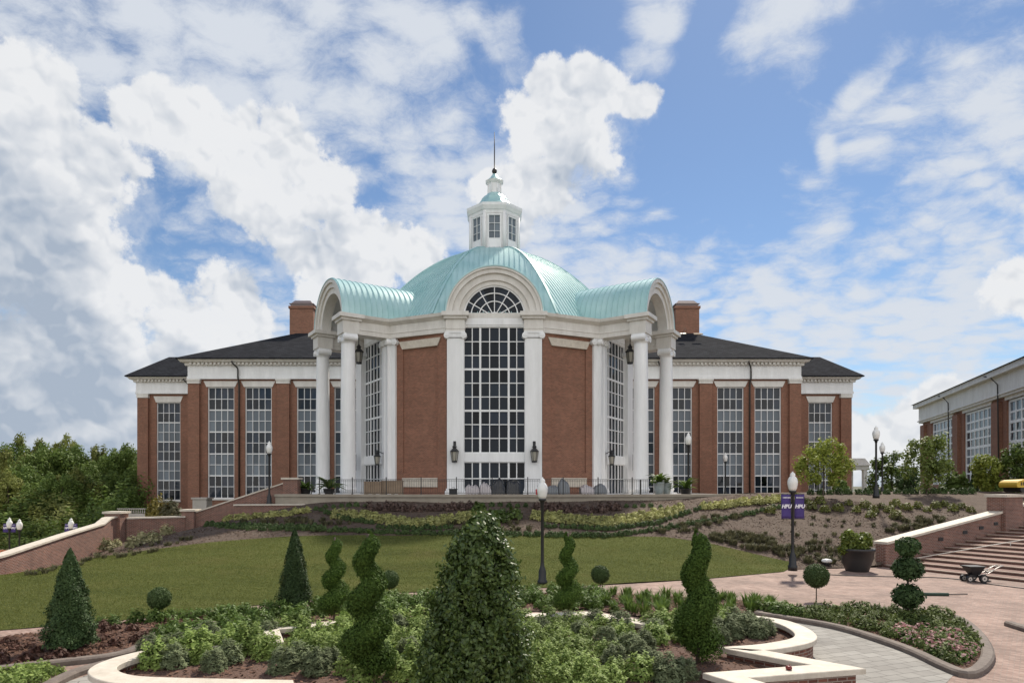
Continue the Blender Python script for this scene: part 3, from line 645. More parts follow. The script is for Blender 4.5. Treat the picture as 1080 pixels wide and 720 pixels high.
for s in (-1, 1):
    D_, C_, A_, B_, E_ = (mir(p, s) for p in (Dp, Cp, Ap, Bp, C2))
    # brick panel between front portal and porch
    F = Fr(D_, (C_[0]-D_[0], C_[1]-D_[1])); F.n = F.n if F.n.y < 0 else -F.n; L_ = (Vector(C_)-Vector(D_)).length
    m = MB(); m.fbox(F, -.2, L_, -.6, .0, ZT-1, 15.44); m.fbox(F, .05, .85, -.1, .10, ZT, 15.43); m.fbox(F, L_-1.3, L_-.5, -.1, .10, ZT, 15.43); m.fbox(F, .85, L_-1.3, -.1, .098, 14.6, 15.43); m.fbox(F, .85, L_-1.3, -.1, .098, ZT, 5.0); m.build('brick_panel', BRICK, hall)
    c = (.85+L_-1.3)/2-.0; m = MB(); w0, w1 = 1.6, 1.9; m.hexa([F.p(c-w0, -.05, 14.55), F.p(c+w0, -.05, 14.55), F.p(c+w0, .2, 14.55), F.p(c-w0, .2, 14.55)], [F.p(c-w1, -.05, 15.15), F.p(c+w1, -.05, 15.15), F.p(c+w1, .2, 15.15), F.p(c-w1, .2, 15.15)]); m.build('panel_lintel', STONE, hall)
    m = MB(); m.fbox(F, c-1.6, c+1.6, -.05, .2, 3.9, 4.6); m.build('panel_sill', STONE, hall)
    # pilasters at the corners of the porch opening
    FP = Fr(((C_[0]+E_[0])/2, (C_[1]+E_[1])/2), (E_[0]-C_[0], E_[1]-C_[1])); out = Vector((s*.848, -.53)); FP.n = FP.n if FP.n.dot(out) > 0 else -FP.n
    FP.o = FP.o+FP.n*.1
    portal(FP, hall)
    FC = Fr(C_, (C_[0]-D_[0], C_[1]-D_[1])); FC.n = FC.n if FC.n.y < 0 else -FC.n
    pilaster(FC, -.15, 1.1, hall, .3)
    m = MB(); m.arch(FP, ZC, 2.34, 3.3, -.5, .02, 40); m.build('inner_arch', WHITE, hall)
    # round columns
    ua = (Vector(B_)-Vector(A_)).normalized(); FA = Fr(((A_[0]+B_[0])/2, (A_[1]+B_[1])/2), ua); FA.n = FA.n if FA.n.dot(out) > 0 else -FA.n
    half = (Vector(B_)-Vector(A_)).length/2
    for a in (-half, half):
        p = FA.p(a, 0, 0); m = MB()
        m.lathe([(.6, 0), (.6, .18), (.66, .24), (.66, .34), (.6, .4), (.575, .5), (.57, 3), (.555, 7), (.51, 11.2), (.5, 11.4), (.55, 11.42), (.55, 11.5), (.5, 11.52), (.5, 11.7)], (p[0], p[1], ZT+.12), 28)
        m.fbox(FA, a-.72, a+.72, -.72, .72, ZT-.5, ZT+.14)
        m.build('column', WHITE, hall); ionic_cap(FA, a, 1.12, -.52, .52, 14.9, 15.43, hall)
    # entablature over the porch sides and the brick panel
    prof = [(-.52, 15.432), (.52, 15.432), (.52, 15.75), (.56, 15.77), (.56, 15.83), (.5, 15.85), (.5, 16.4), (.62, 16.48), (.85, 16.62), (.92, 16.84), (-.92, 16.84), (-.85, 16.62), (-.62, 16.48), (-.5, 16.4), (-.5, 15.85), (-.56, 15.83), (-.56, 15.77), (-.52, 15.75)]
    ax = Vector(FA.n)
    m = MB(); m.sweep([(D_[0]-s*.2, D_[1]+.25), C_, tuple(Vector(A_)+ax*.45)], prof); m.sweep([tuple(Vector(B_)+ax*.45), tuple(Vector(E_)-ax*.2)], prof); m.build('entablature', CREAM, hall)
    for a in (-half, half):
        m = MB(); m.fbox(FA, a-.66, a+.66, -.66, .62, 15.434, 16.38); m.fbox(FA, a-.8, a+.8, -.8, .76, 16.38, 16.57); m.fbox(FA, a-1.0, a+1.0, -.95, .95, 16.57, 16.86); m.build('impost_block', CREAM, hall)
    m = MB(); m.arch(FA, ZC+.12, 2.5, 2.95, -.5, .3, 44); m.arch(FA, ZC+.12, 2.95, 3.3, -.5, .44, 44); m.arch(FA, ZC+.12, 3.3, 3.56, -.5, .58, 44); m.build('porch_arch', CREAM, hall)
    m = MB(); m.arch(FA, ZC+.12, 3.2, 3.5, -5.2, -.5, 40); m.build('porch_ceiling', WHITE, hall)
    m = MB(); R = 3.62; z0 = ZC+.12; m.arch(FA, z0, 3.562, R, -8.5, .62, 48)
    k = 0
    while .5-k*.45 > -7:
        bb = .5-k*.45; ts = np.linspace(0, PI, 33); copperseam(m, [FA.p(R*math.cos(t), bb, z0+R*math.sin(t)) for t in ts], [tuple(FA.u*math.cos(t))+(math.sin(t),) for t in ts], .024, .05); k += 1
    m.build('porch_roof', COPPER, hall)
# --- dome: eight curved facets with standing seams
m = MB(); ctr = Vector((0, 59.5)); A0 = 11.3; B0 = 8.6; Z0 = 16.83; PW = 2.05; rs = np.linspace(A0, 2.3, 30)
prf = [(r, Z0+B0*(1-(r/A0)**PW)) for r in rs]; dnr = [Vector((B0*PW/A0*(r/A0)**(PW-1), 1)).normalized() for r in rs]
for k in range(8):
    a = k*PI/4; d = Vector((math.sin(a), -math.cos(a))); u = Vector((math.cos(a), math.sin(a))); tn = math.tan(PI/8); vs = []; fs = []
    for (r, z) in prf:
        for q in (-1, 1): p = ctr+d*r+u*(q*r*tn); vs.append((p.x, p.y, z))
    for i in range(len(prf)-1): fs.append((2*i, 2*i+1, 2*i+3, 2*i+2))
    m.add(vs, fs)
    j = -11
    while j <= 11:
        o = j*.42; pts = []; nr = []
        for i, (r, z) in enumerate(prf):
            if r*tn < abs(o): break
            p = ctr+d*r+u*o; pts.append((p.x, p.y, z)); nr.append((d.x*dnr[i].x, d.y*dnr[i].x, dnr[i].y))
        if len(pts) > 2: copperseam(m, pts, nr, .022, .06)
        j += 1
    pts = [((ctr+d*r+u*r*tn).x, (ctr+d*r+u*r*tn).y, z) for r, z in prf]; e = (d+u*tn).normalized(); copperseam(m, pts, [(e.x*q_.x, e.y*q_.x, q_.y) for q_ in dnr], .09, .09)
dome = m.build('dome', COPPER, hall)
# --- cupola
cup = MB(); c0 = (0, 59.5, 0); r8 = PI/8; k8 = .9/math.cos(PI/8)
cup.lathe([(2.75*k8, 24.2), (2.75*k8, 24.75), (2.55*k8, 24.85), (2.38*k8, 25.0), (2.38*k8, 28.2), (2.45*k8, 28.25), (2.5*k8, 28.5), (2.6*k8, 28.55), (2.78*k8, 28.85), (2.8*k8, 29.08)], c0, 8, smooth=False, rot=r8)
for k in range(8):
    t = k*PI/4+r8; cup.tube([(2.38*k8*math.cos(t), 59.5+2.38*k8*math.sin(t), 24.9), (2.38*k8*math.cos(t), 59.5+2.38*k8*math.sin(t), 28.4)], .17, 8)
cupola = cup.build('cupola', WHITE, hall)
for k in range(8):
    a = k*PI/4; d = Vector((math.sin(a), -math.cos(a))); F = Fr(Vector((0, 59.5))+d*2.142, (math.cos(a), math.sin(a)), d)
    window(F, -.56, .56, 25.15, 28.1, .06, 2, 4, cupola, 0, bar=.035, edge=.08, pane=SPAND)
    q = MB(); q.fbox(F, -.48, .48, -.05, .10, 25.22, 26.0); q.build('window_panel', WHITE, cupola)
m = MB(); m.lathe([(2.75*k8, 29.082), (2.45*k8, 29.16), (2.05*k8, 29.36), (1.65*k8, 29.7), (1.4*k8, 29.98), (1.25*k8, 30.28), (1.0*k8, 30.55), (.8*k8, 30.68), (.72*k8, 30.8)], c0, 8, smooth=False, rot=r8)
m.build('cupola_roof', COPPER, cupola)
m = MB(); m.lathe([(.78*k8, 30.65), (.66*k8, 30.8), (.62*k8, 31.7), (.78*k8, 31.82), (.9*k8, 31.98)], c0, 8, smooth=False, rot=r8)
for k in range(8):
    t = k*PI/4+r8; m.tube([(.66*k8*math.cos(t), 59.5+.66*k8*math.sin(t), 30.7), (.66*k8*math.cos(t), 59.5+.66*k8*math.sin(t), 31.8)], .05, 6)
m.build('lantern_stage', WHITE, cupola)
m = MB(); m.lathe([(.9*k8, 31.982), (.7*k8, 32.1), (.42*k8, 32.35), (.2*k8, 32.65), (.08, 32.8)], c0, 8, smooth=False, rot=r8); m.build('finial_roof', COPPER, cupola)
m = MB(); m.lathe([(.03, 32.7), (.16, 32.75), (.23, 32.93), (.23, 33.05), (.16, 33.2), (.05, 33.26), (.05, 34.8), (.025, 36.6)], c0, 12); m.build('spire', DARKM, cupola)

# ------------------------------------------------------------------ terrace wall, garden walls, stairs
m = MB(); m.sweep(TERR, [(-.18, 2.2), (.18, 2.2), (.18, 3.24), (-.18, 3.24)]); tw = thing('terrace_wall', 'low curving tan retaining wall along the edge of the terrace', 'wall', (0, 43.2, 2.9)); m.build('wall_face', STUCCO, tw)
m = MB(); m.sweep(TERR, [(-.3, 3.242), (.28, 3.242), (.28, 3.42), (-.3, 3.42)]); m.build('coping', STUCCO, tw)
def wallseg(b, c, p0, p1, zb, t0, t1, th=.45, cap=.10, over=.08):
    p0, p1 = Vector(p0), Vector(p1); d = (p1-p0).normalized(); n = Vector((d.y, -d.x))
    def ring(w, z0, z1): return [(p0.x+n.x*w, p0.y+n.y*w, z0), (p1.x+n.x*w, p1.y+n.y*w, z1), (p1.x-n.x*w, p1.y-n.y*w, z1), (p0.x-n.x*w, p0.y-n.y*w, z0)]
    b.hexa(ring(th/2, zb, zb), ring(th/2, t0-cap, t1-cap)); c.hexa(ring(th/2+over, t0-cap+.002, t1-cap+.002), ring(th/2+over, t0, t1))
def pier(b, c, p, w, d, zb, zt, F=None, cap=.14):
    F = F or Fr(p, (1, 0)); b.fbox(F, -w/2, w/2, -d/2, d/2, zb, zt-cap); c.fbox(F, -w/2-.1, w/2+.1, -d/2-.1, d/2+.1, zt-cap+.002, zt)
# left wall running back along the lawn
lw = thing('garden_wall', 'long sloping brick garden wall with pale coping left of the lawn', 'wall', (-23.5, 32, 0)); b, c = MB(), MB()
pts = [(-21.6, 16, .1), (-22.4, 24, .42), (-23.0, 30, .80), (-24.0, 36, 1.32), (-24.6, 40.2, 1.66), (-24.75, 41.2, 1.98), (-24.8, 41.9, 2.02)]
for p, q in zip(pts, pts[1:]): wallseg(b, c, p[:2], q[:2], -3.2, p[2], q[2])
b.build('wall_face', BRICKN, lw); c.build('coping', STONE, lw)
b, c = MB(), MB(); pier(b, c, (-24.85, 42.4), 1.0, 1.0, -2, 2.32); lp = thing('brick_pier', 'square brick pier where the sloping left garden wall ends', 'pier', (-24.85, 42.4, 0)); b.build('shaft', BRICKN, lp); c.build('cap', STONE, lp)
lw2 = thing('brick_wall', 'short level brick wall between the two left piers', 'wall', (-22.9, 43.6, 0)); b, c = MB(), MB(); wallseg(b, c, (-24.4, 42.7), (-21.6, 44.9), -.5, 1.9, 1.9); b.build('wall_face', BRICKN, lw2); c.build('coping', STONE, lw2)
b, c = MB(), MB(); pier(b, c, (-21.3, 45.2), .85, .85, 0, 2.36); lp = thing('brick_pier', 'brick pier at the foot of the inclined stair wall on the left', 'pier', (-21.3, 45.2, 0)); b.build('shaft', BRICKN, lp); c.build('cap', STONE, lp)
lw3 = thing('stair_wall', 'inclined brick wall with tan coping climbing to the terrace on the left', 'wall', (-18, 45.7, 1)); b, c = MB(), MB(); wallseg(b, c, (-20.9, 45.3), (-15.1, 46.2), .4, 2.22, 4.22); b.build('wall_face', BRICKN, lw3); c.build('coping', STONE, lw3)
b, c = MB(), MB(); pier(b, c, (-14.55, 46.3), 1.05, .8, 2, 4.58); lp = thing('brick_pier', 'brick pier at the top of the inclined wall beside the terrace plants', 'pier', (-14.55, 46.3, 2)); b.build('shaft', BRICKN, lp); c.build('cap', STONE, lp)
lw4 = thing('brick_wall', 'low brick retaining wall below the left end of the terrace', 'wall', (-15.5, 45, 1.5)); b, c = MB(), MB(); wallseg(b, c, (-18.0, 44.75), (-13.0, 44.45), .8, 2.72, 2.76, .4); b.build('wall_face', BRICKN, lw4); c.build('coping', STONE, lw4)
blk = tag(MB().box(-28.1, -26.8, 60, 61.2, 1.6, 2.75).box(-28.2, -26.7, 59.9, 61.3, 2.752, 2.9).build('stone_plinth', CONC), 'pale stone block against the brick at the left wing', 'plinth')
# right wall beside the stairs
S0 = Vector((19.1, 31.9)); SU = Vector((.88, .475)).normalized(); SE = Vector((SU.y, -SU.x))
def sp(t, e): q = S0+SU*t+SE*e; return (q.x, q.y)
rw = thing('stair_wall', 'sloping brick wall with bright coping beside the broad stairs on the right', 'wall', (*sp(5, 0), 0)); b, c = MB(), MB()
wallseg(b, c, sp(0, 0), sp(11.3, 0), -.3, 1.24, 2.55, .5, .12, .1); b.build('wall_face', BRICKN, rw); c.build('coping', STONE, rw)
FSr = Fr(sp(12.2, 0), SU, SE); b, c = MB(), MB(); pier(b, c, None, 2.0, .95, -.3, 3.5, FSr, .16); rp = thing('brick_pier', 'wide brick pier with flat stone cap at the head of the right stairs', 'pier', (*sp(12.2, 0), 0)); b.build('shaft', BRICKN, rp); c.build('cap', STONE, rp)
b, c = MB(), MB(); wallseg(b, c, sp(13.25, 0), sp(24, 0), 0, 2.92, 3.05, .5, .14, .1); rw2 = thing('brick_wall', 'low brick wall behind the wide pier at the right edge', 'wall', (*sp(17, 0), 0)); b.build('wall_face', BRICKN, rw2); c.build('coping', STONE, rw2)
FSw = Fr(sp(0, .26), SU, SE)
for t in (2.3, 4.9, 7.3, 9.0, 10.6):
    z = 1.24+(t/11.3)*1.31-.62; m = MB(); m.fbox(FSw, t-.22, t+.22, -.03, .02, z-.09, z+.09); o = m.build('step_light', BLACK, rw)
STEPB = mat('step_brick', (.2, .09, .06), .85, build=bricks((.14, .058, .042), (.22, .095, .07), (.22, .17, .14), vary=.35)); NOSE = mat('step_nosing', (.4, .3, .24), .8, build=noise_col((.30, .225, .175), (.44, .34, .27), 2, 8, .7))
st = thing('brick_stairs', 'broad shallow brick stairs with pale nosings rising to the right', 'stairs', (*sp(3, 5), 0)); FS = Fr(S0, SU, SE)
for i in range(13):
    m = MB(); z = .128*i; m.fbox(FS, .02+i*1.06, 22, .27, 16, z-(.2 if i == 0 else .0), z+.122); o = m.build('step', STEPB, st)
    m = MB(); m.fbox(FS, -.03+i*1.06, i*1.06+.14, .272, 16, z+.085, z+.128); m.build('nosing', NOSE, o)
m = MB(); m.tube([(*sp(1.2, .9), .42), (*sp(12.5, 4.2), 1.85)], .025, 6)
for q in (0, .5, 1): p = Vector(sp(1.2, .9)).lerp(Vector(sp(12.5, 4.2)), q); z = .42+1.43*q; m.tube([(p.x, p.y, z-.35), (p.x, p.y, z)], .02, 6)
tag(m.build('handrail', mat('galvanised', (.5, .47, .42), .5, .2)), 'thin pale rail slanting up across the brick stairs', 'handrail')

# iron railing on the terrace
rl = thing('iron_railing', 'black iron picket railing along the terrace edge', 'railing', (0, 43.6, 3.4))
P = [Vector(p) for p in TERR]; dense = []
for a, q in zip(P, P[1:]):
    k = int((q-a).length/.16); dense += [a.lerp(q, i/k) for i in range(k)]
dense = [p+Vector((0, .12)) for p in dense if -12.2 < p.x < 10.6]
m = MB(); m.tube([(p.x, p.y, 4.42) for p in dense[::4]+[dense[-1]]], .022, 6); m.tube([(p.x, p.y, 3.52) for p in dense[::4]+[dense[-1]]], .018, 6); m.tube([(p.x, p.y, 4.3) for p in dense[::4]+[dense[-1]]], .012, 6); m.build('rail', BLACK, rl)
m = MB()
for p in dense: m.box(p.x-.007, p.x+.007, p.y-.007, p.y+.007, 3.52, 4.42)
m.build('pickets', BLACK, rl)
for k in range(0, len(dense), 15):
    p = dense[k]; m = MB(); m.box(p.x-.03, p.x+.03, p.y-.03, p.y+.03, 3.42, 4.5); m.box(p.x-.06, p.x+.06, p.y-.06, p.y+.06, 3.42, 3.46); m.lathe([(.02, 4.5), (.045, 4.54), (.02, 4.59)], (p.x, p.y, 0), 8); m.build('post', BLACK, rl)
m = MB()
m.box(9.95, 10.05, 44.1, 44.2, 3.42, 4.4); m.build('end_post', BLACK, rl)

# ------------------------------------------------------------------ front planter, beds, kerbs
def smooth(pts, n=8):
    P = [Vector(p[:2]) for p in pts]; out = []
    for i in range(len(P)-1):
        p0, p1, p2, p3 = P[max(i-1, 0)], P[i], P[i+1], P[min(i+2, len(P)-1)]
        for k in range(n):
            t = k/n; out.append(.5*((2*p1)+(p2-p0)*t+(2*p0-5*p1+4*p2-p3)*t*t+(3*p1-p0-3*p2+p3)*t**3))
    return [tuple(p) for p in out]+[tuple(P[-1])]
ZK = .52
def g5(px, py): return gp(px, py, ZK)
right = [g5(677, 656), g5(740, 655), g5(790, 650)]
lobe = smooth([g5(790, 650), g5(823, 655), g5(846, 665), g5(847, 674), g5(815, 681), g5(782, 684)], 7)
back = [g5(283, 662), g5(350, 657), g5(440, 652), g5(556, 648.5), g5(622, 646.5), g5(677, 656)]
leftlobe = smooth([g5(205, 680), g5(160, 687), g5(122, 697), g5(108, 707), g5(130, 716), g5(190, 719)], 7)
pathR = back+right[1:]+lobe[1:]+[g5(884, 703), g5(765, 712), g5(830, 732), g5(800, 745)]
pathL = [g5(283, 662), g5(287, 675), g5(205, 680)]+leftlobe[1:]+[g5(295, 721), g5(300, 760)]
PATH = list(reversed(pathL))+pathR[1:]
pl = thing('garden_planter', 'low brick planter with scalloped cream stone coping in the foreground', 'planter', (0, 14, 0))
m = MB(); m.sweep(PATH, [(-.15, -.1), (.15, -.1), (.15, .42), (-.15, .42)]); m.build('wall_face', BRICKN, pl)
m = MB(); m.sweep(PATH, [(-.235, .422), (.235, .422), (.235, ZK), (.22, ZK+.012), (-.22, ZK+.012), (-.235, ZK)]); m.build('coping', STONE, pl)
PLPOLY = [tuple(p) for p in PATH]
sheet('planter_soil', PLPOLY, .3, MULCHR, .35, 0, .03)
def kerb(path, closed, label, z=0.0, w=.13, h=.14):
    m = MB(); m.sweep(path, [(-w, z-.1), (w, z-.1), (w, z+h-.04), (w-.04, z+h), (-w+.04, z+h), (-w, z+h-.04)], closed, smooth=False)
    return tag(m.build('garden_kerb', CURB), label, 'kerb')
g1 = lambda px, py: gp(px, py, .1)
RB = smooth([g1(800, 646), g1(840, 652), g1(885, 660), g1(929, 673), g1(965, 686), g1(995, 700), g1(1018, 708), g1(1034, 702), g1(1042, 688), g1(1034, 670), g1(1018, 655), g1(1000, 648), g1(965, 643), g1(905, 640), g1(840, 640), g1(805, 641)], 5)
kerb(RB, True, 'brown kerb curving round the flower bed on the right')
sheet('right_flower_bed', RB, .07, MULCHR, .5, 0, .02)
LB = smooth([g1(-60, 716), g1(0, 704), g1(60, 697), g1(124, 689), g1(152, 678), g1(165, 668), g1(235, 655), g1(262, 650)], 5)
LBP = LB+[gp(268, 645.5, .02), gp(180, 652.5, .02), gp(100, 662, .02), gp(20, 671, .02), gp(-60, 681, .02)]
kerb(LB, False, 'brown kerb edging the mulched bed on the left')
sheet('left_bed', LBP, .07, MULCHR, .5, 0, .02)
LB2 = smooth([g1(49, 722), g1(78, 708), g1(112, 698)], 5); kerb(LB2, False, 'short brown kerb at the lower left beside the cream coping')
CBP = [gp(160, 684, .05), gp(203, 679, .05), gp(284, 674.5, .05), gp(280, 658, .05), gp(350, 652, .05), gp(440, 647, .05), gp(556, 643.5, .05), gp(622, 641.5, .05), gp(677, 650, .05), gp(740, 650, .05), gp(800, 645, .05), gp(835, 637.5, .05), gp(760, 630.5, .05), gp(690, 627.5, .05), gp(600, 624.5, .05), gp(520, 626, .05), gp(430, 630, .05), gp(340, 637, .05), gp(270, 645.5, .05), gp(235, 653, .05), gp(172, 668, .05)]
sheet('centre_bed', CBP, .05, MULCHR, .5, 0, .02)
m = MB(); kp = [gp(835, 638, .05), gp(905, 638.5, .05), gp(969, 641, .05)]
sheet('path', [gp(690, 664, .01), gp(790, 655, .01), gp(840, 660, .01)]+[tuple(p) for p in RB[5:32]]+[gp(1005, 712, .01), gp(960, 760, .01), gp(60, 760, .01), gp(0, 740, .01), gp(60, 722, .01), gp(150, 692, .01), gp(190, 676, .01)], .012, HEXP)
kerb([gp(1064, 656, .1), gp(1090, 664, .1), gp(1110, 672, .1)], False, 'short brown kerb end at the right edge of the pavers')

# ------------------------------------------------------------------ foliage
def leafmesh(name, C, Nn, size, mats, asp=1.6, core=None, jitter=.9):
    """one quad leaf per centre; Nn = preferred facing"""
    C = np.asarray(C, float); n = len(C); Nn = np.asarray(Nn, float)+RNG.normal(0, jitter, (n, 3))*.6
    Nn /= np.linalg.norm(Nn, axis=1)[:, None]+1e-9
    r = RNG.normal(0, 1, (n, 3)); U = np.cross(Nn, r); U /= np.linalg.norm(U, axis=1)[:, None]+1e-9; Vv = np.cross(Nn, U)
    s = (np.asarray(size)*RNG.uniform(.6, 1.3, n))[:, None]
    q = np.stack([C-U*s*.5*asp, C+Vv*s*.5-U*s*.1, C+U*s*.5*asp+Nn*s*.12, C-Vv*s*.5-U*s*.1], axis=1).reshape(-1, 3)
    V_ = q; Fq = np.arange(4*n).reshape(-1, 4); cv, cf = (core if core else ([], []))
    me = bpy.data.meshes.new(name)
    me.from_pydata(np.vstack([V_]+([np.array(cv)] if len(cv) else [])).tolist(), [], Fq.tolist()+[[i+4*n for i in f] for f in cf])
    for m_ in (mats if isinstance(mats, (list, tuple)) else [mats]): me.materials.append(m_)
    return me
def obj(name, me, parent=None):
    o = bpy.data.objects.new(name, me); COL.objects.link(o)
    if parent: o.parent = parent; ORI[o.name] = origin(parent)
    return o
def sph(n):
    v = RNG.normal(0, 1, (n, 3)); return v/np.linalg.norm(v, axis=1)[:, None]
def ellipsoid_core(c, r, n=10):
    vs = []; fs = []
    for i in range(n+1):
        t = PI*i/n
        for k in range(2*n): p = PI*k/n; vs.append((c[0]+r[0]*math.sin(t)*math.cos(p), c[1]+r[1]*math.sin(t)*math.sin(p), c[2]+r[2]*math.cos(t)))
    for i in range(n):
        for k in range(2*n): fs.append((i*2*n+k, (i+1)*2*n+k, (i+1)*2*n+(k+1) % (2*n), i*2*n+(k+1) % (2*n)))
    return vs, fs
def mound(name, rx, h, n, size, m, lump=.25, up=.3, asp=1.6):
    d = sph(n); d[:, 2] = np.abs(d[:, 2]); ph = RNG.uniform(0, 6.28, 3)
    l = 1+lump*(np.sin(3*np.arctan2(d[:, 1], d[:, 0])+ph[0])*.4+np.sin(5*d[:, 0]*2+ph[1])*.4+np.sin(5*d[:, 2]*3+ph[2])*.35)
    rr = RNG.uniform(.55, 1, n)**.5*l
    C = np.column_stack([d[:, 0]*rx*rr, d[:, 1]*rx*rr, d[:, 2]*h*rr+.02]); N_ = d.copy(); N_[:, 2] += up
    return leafmesh(name, C, N_, size, m, asp)
def blades(name, rx, h, n, w, m, lean=.5, curl=.4):
    """upright grassy / spiky clump"""
    b = MB()
    for i in range(n):
        a = random.uniform(0, 6.28); r = rx*math.sqrt(random.random())*.55; L_ = h*random.uniform(.6, 1.1); ln = lean*random.uniform(.2, 1)*(.4+r/rx)
        d = Vector((math.cos(a), math.sin(a), 0)); t = Vector((-d.y, d.x, 0))*w*random.uniform(.6, 1.2); p0 = d*r
        p1 = p0+Vector((0, 0, L_*.55))+d*ln*L_*.4; p2 = p0+Vector((0, 0, L_*(1-curl*ln)))+d*ln*L_*1.1
        b.add([p0-t*.5, p0+t*.5, p1+t*.5, p1-t*.5, p2], [(0, 1, 2, 3), (3, 2, 4)])
    me = bpy.data.meshes.new(name); me.from_pydata(b.v, [], b.f); me.materials.append(m); return me
LIME = leafmat('lime_leaf', (0.13, 0.2, 0.04), (0.34, 0.42, 0.125), .6, .3, .2)
SAGE = leafmat('sage_leaf', (0.1, 0.125, 0.06), (0.24, 0.27, 0.145), .75, .15, .15)
BEDL = leafmat('bedding_leaf', (.06, .085, .022), (.17, .21, .06), .6, .25, .2)
MID = leafmat('mid_leaf', (0.06, 0.11, 0.022), (0.18, 0.26, 0.055), .55, .28, .25)
DARK = leafmat('dark_leaf', (0.022, 0.046, 0.014), (0.08, 0.125, 0.042), .6, .15, .2)
THUJA = leafmat('thuja_leaf', (0.032, 0.066, 0.012), (0.125, 0.195, 0.036), .7, .2, .15)
HOLLY = leafmat('holly_leaf', (0.02, 0.042, 0.01), (0.125, 0.175, 0.04), .42, .2, .4)
YELLOW = leafmat('yellow_leaf', (0.24, 0.25, 0.07), (0.62, 0.59, 0.27), .65, .25, .2)
BOX = leafmat('box_leaf', (0.04, 0.075, 0.022), (0.12, 0.165, 0.058), .6, .15, .2)
PURP = leafmat('purple_leaf', (0.085, 0.05, 0.042), (0.18, 0.125, 0.1), .6, .15, .2)
OLIVE = leafmat('olive_leaf', (0.07, 0.072, 0.036), (0.17, 0.155, 0.085), .65, .2, .2)
CREAMF = leafmat('cream_flower', (.16, .17, .07), (.52, .46, .28), .7, .25, .2)
PINK = leafmat('pink_flower', (.30, .10, .11), (.62, .45, .42), .6, .25, .2)
REDL = leafmat('red_leaf', (.055, .030, .020), (.13, .06, .045), .65, .15, .2)
TREE1 = leafmat('tree_leaf', (0.06, 0.105, 0.022), (0.19, 0.25, 0.06), .6, .3, .2)
TREE2 = leafmat('olive_tree_leaf', (0.11, 0.135, 0.032), (0.3, 0.31, 0.09), .6, .3, .2)
TREE3 = leafmat('bright_tree_leaf', (0.13, 0.175, 0.026), (0.33, 0.35, 0.07), .55, .35, .25)
def plant_proto(name, label, cat, mesh, group, extra=None):
    o = thing(name, label, cat, (0, 0, 0), group) if extra else None
    if o is None:
        o = obj(name, mesh); tag(o, label, cat, group)
    else:
        obj('foliage', mesh, o)
        for nm, me in extra: obj(nm, me, o)
    return o
class Multi:
    def __init__(s, protos): s.p = [Proto(o) for o in protos]
    def put(s, loc, rz=None, scale=1.0): return random.choice(s.p).put(loc, random.uniform(0, 6.28) if rz is None else rz, scale)
def lime_set():
    L_ = 'rounded lime green leafy mound growing in the cream edged planter'
    return Multi([plant_proto('lime_shrub', L_, 'shrub', mound('lime_shrub', .34, .46, 1100, .05, LIME, .4, 1.0), 'lime green mounds in the front planter') for _ in range(3)])
def sage_set():
    L_ = 'grey green feathery lavender mound growing in the cream edged planter'; out = []
    for _ in range(3):
        b = mound('lavender', .31, .50, 1500, .032, SAGE, .22, 1.4, 3.2); out.append(plant_proto('lavender_shrub', L_, 'shrub', b, 'lavender mounds in the front planter'))
    return Multi(out)
def sc(lo=.8, hi=1.2): return random.uniform(lo, hi)
limes, sages = lime_set(), sage_set()
def clear(x, y, spots, r):
    for (a, b_) in spots:
        if (a-x)**2+(b_-y)**2 < r*r: return False
    return True
def dist_path(x, y, path): return min(math.hypot(x-p[0], y-p[1]) for p in path)
DPATH = []
for a, q in zip(PATH, PATH[1:]):
    k = max(1, int(math.dist(a, q)/.15)); DPATH += [(a[0]+(q[0]-a[0])*i/k, a[1]+(q[1]-a[1])*i/k) for i in range(k)]
spots = []
random.seed(11)
BARE = [gp(790, 690, .3), gp(760, 700, .3), gp(835, 662, .3), gp(160, 708, .3), gp(270, 712, .3), gp(700, 706, .3), gp(330, 706, .3), gp(215, 712, .3), gp(655, 690, .3)]
# lavender drifts then lime drifts
for (px, py) in [(158, 687), (171, 693), (188, 684), (184, 698), (226, 701), (240, 694), (298, 703), (314, 697), (334, 705), (347, 697), (206, 680), (218, 675), (283, 668), (640, 676), (664, 684), (648, 696), (676, 690), (690, 704), (705, 714), (722, 710), (655, 662), (690, 668), (612, 668), (600, 656), (628, 654), (680, 678), (570, 664), (420, 664), (432, 690), (756, 664), (770, 668), (786, 664), (774, 659), (798, 668), (790, 658), (806, 664), (758, 673)]:
    x, y = gp(px, py, .4); spots.append((x, y)); sages.put((x, y, .29), None, sc(.8, 1.1))
for (px, py) in [(365, 662), (380, 661), (395, 661), (411, 660), (428, 659.5), (444, 658.5), (462, 658), (538, 656), (548, 656), (690, 661), (703, 661), (717, 661), (732, 660), (747, 660), (762, 659), (300, 664), (318, 663), (214, 685), (231, 684), (248, 684), (264, 683), (279, 681), (200, 689), (176, 694), (165, 697)]:
    x, y = gp(px, py, .4); spots.append((x, y)); limes.put((x, y, .29), None, sc(.95, 1.2))
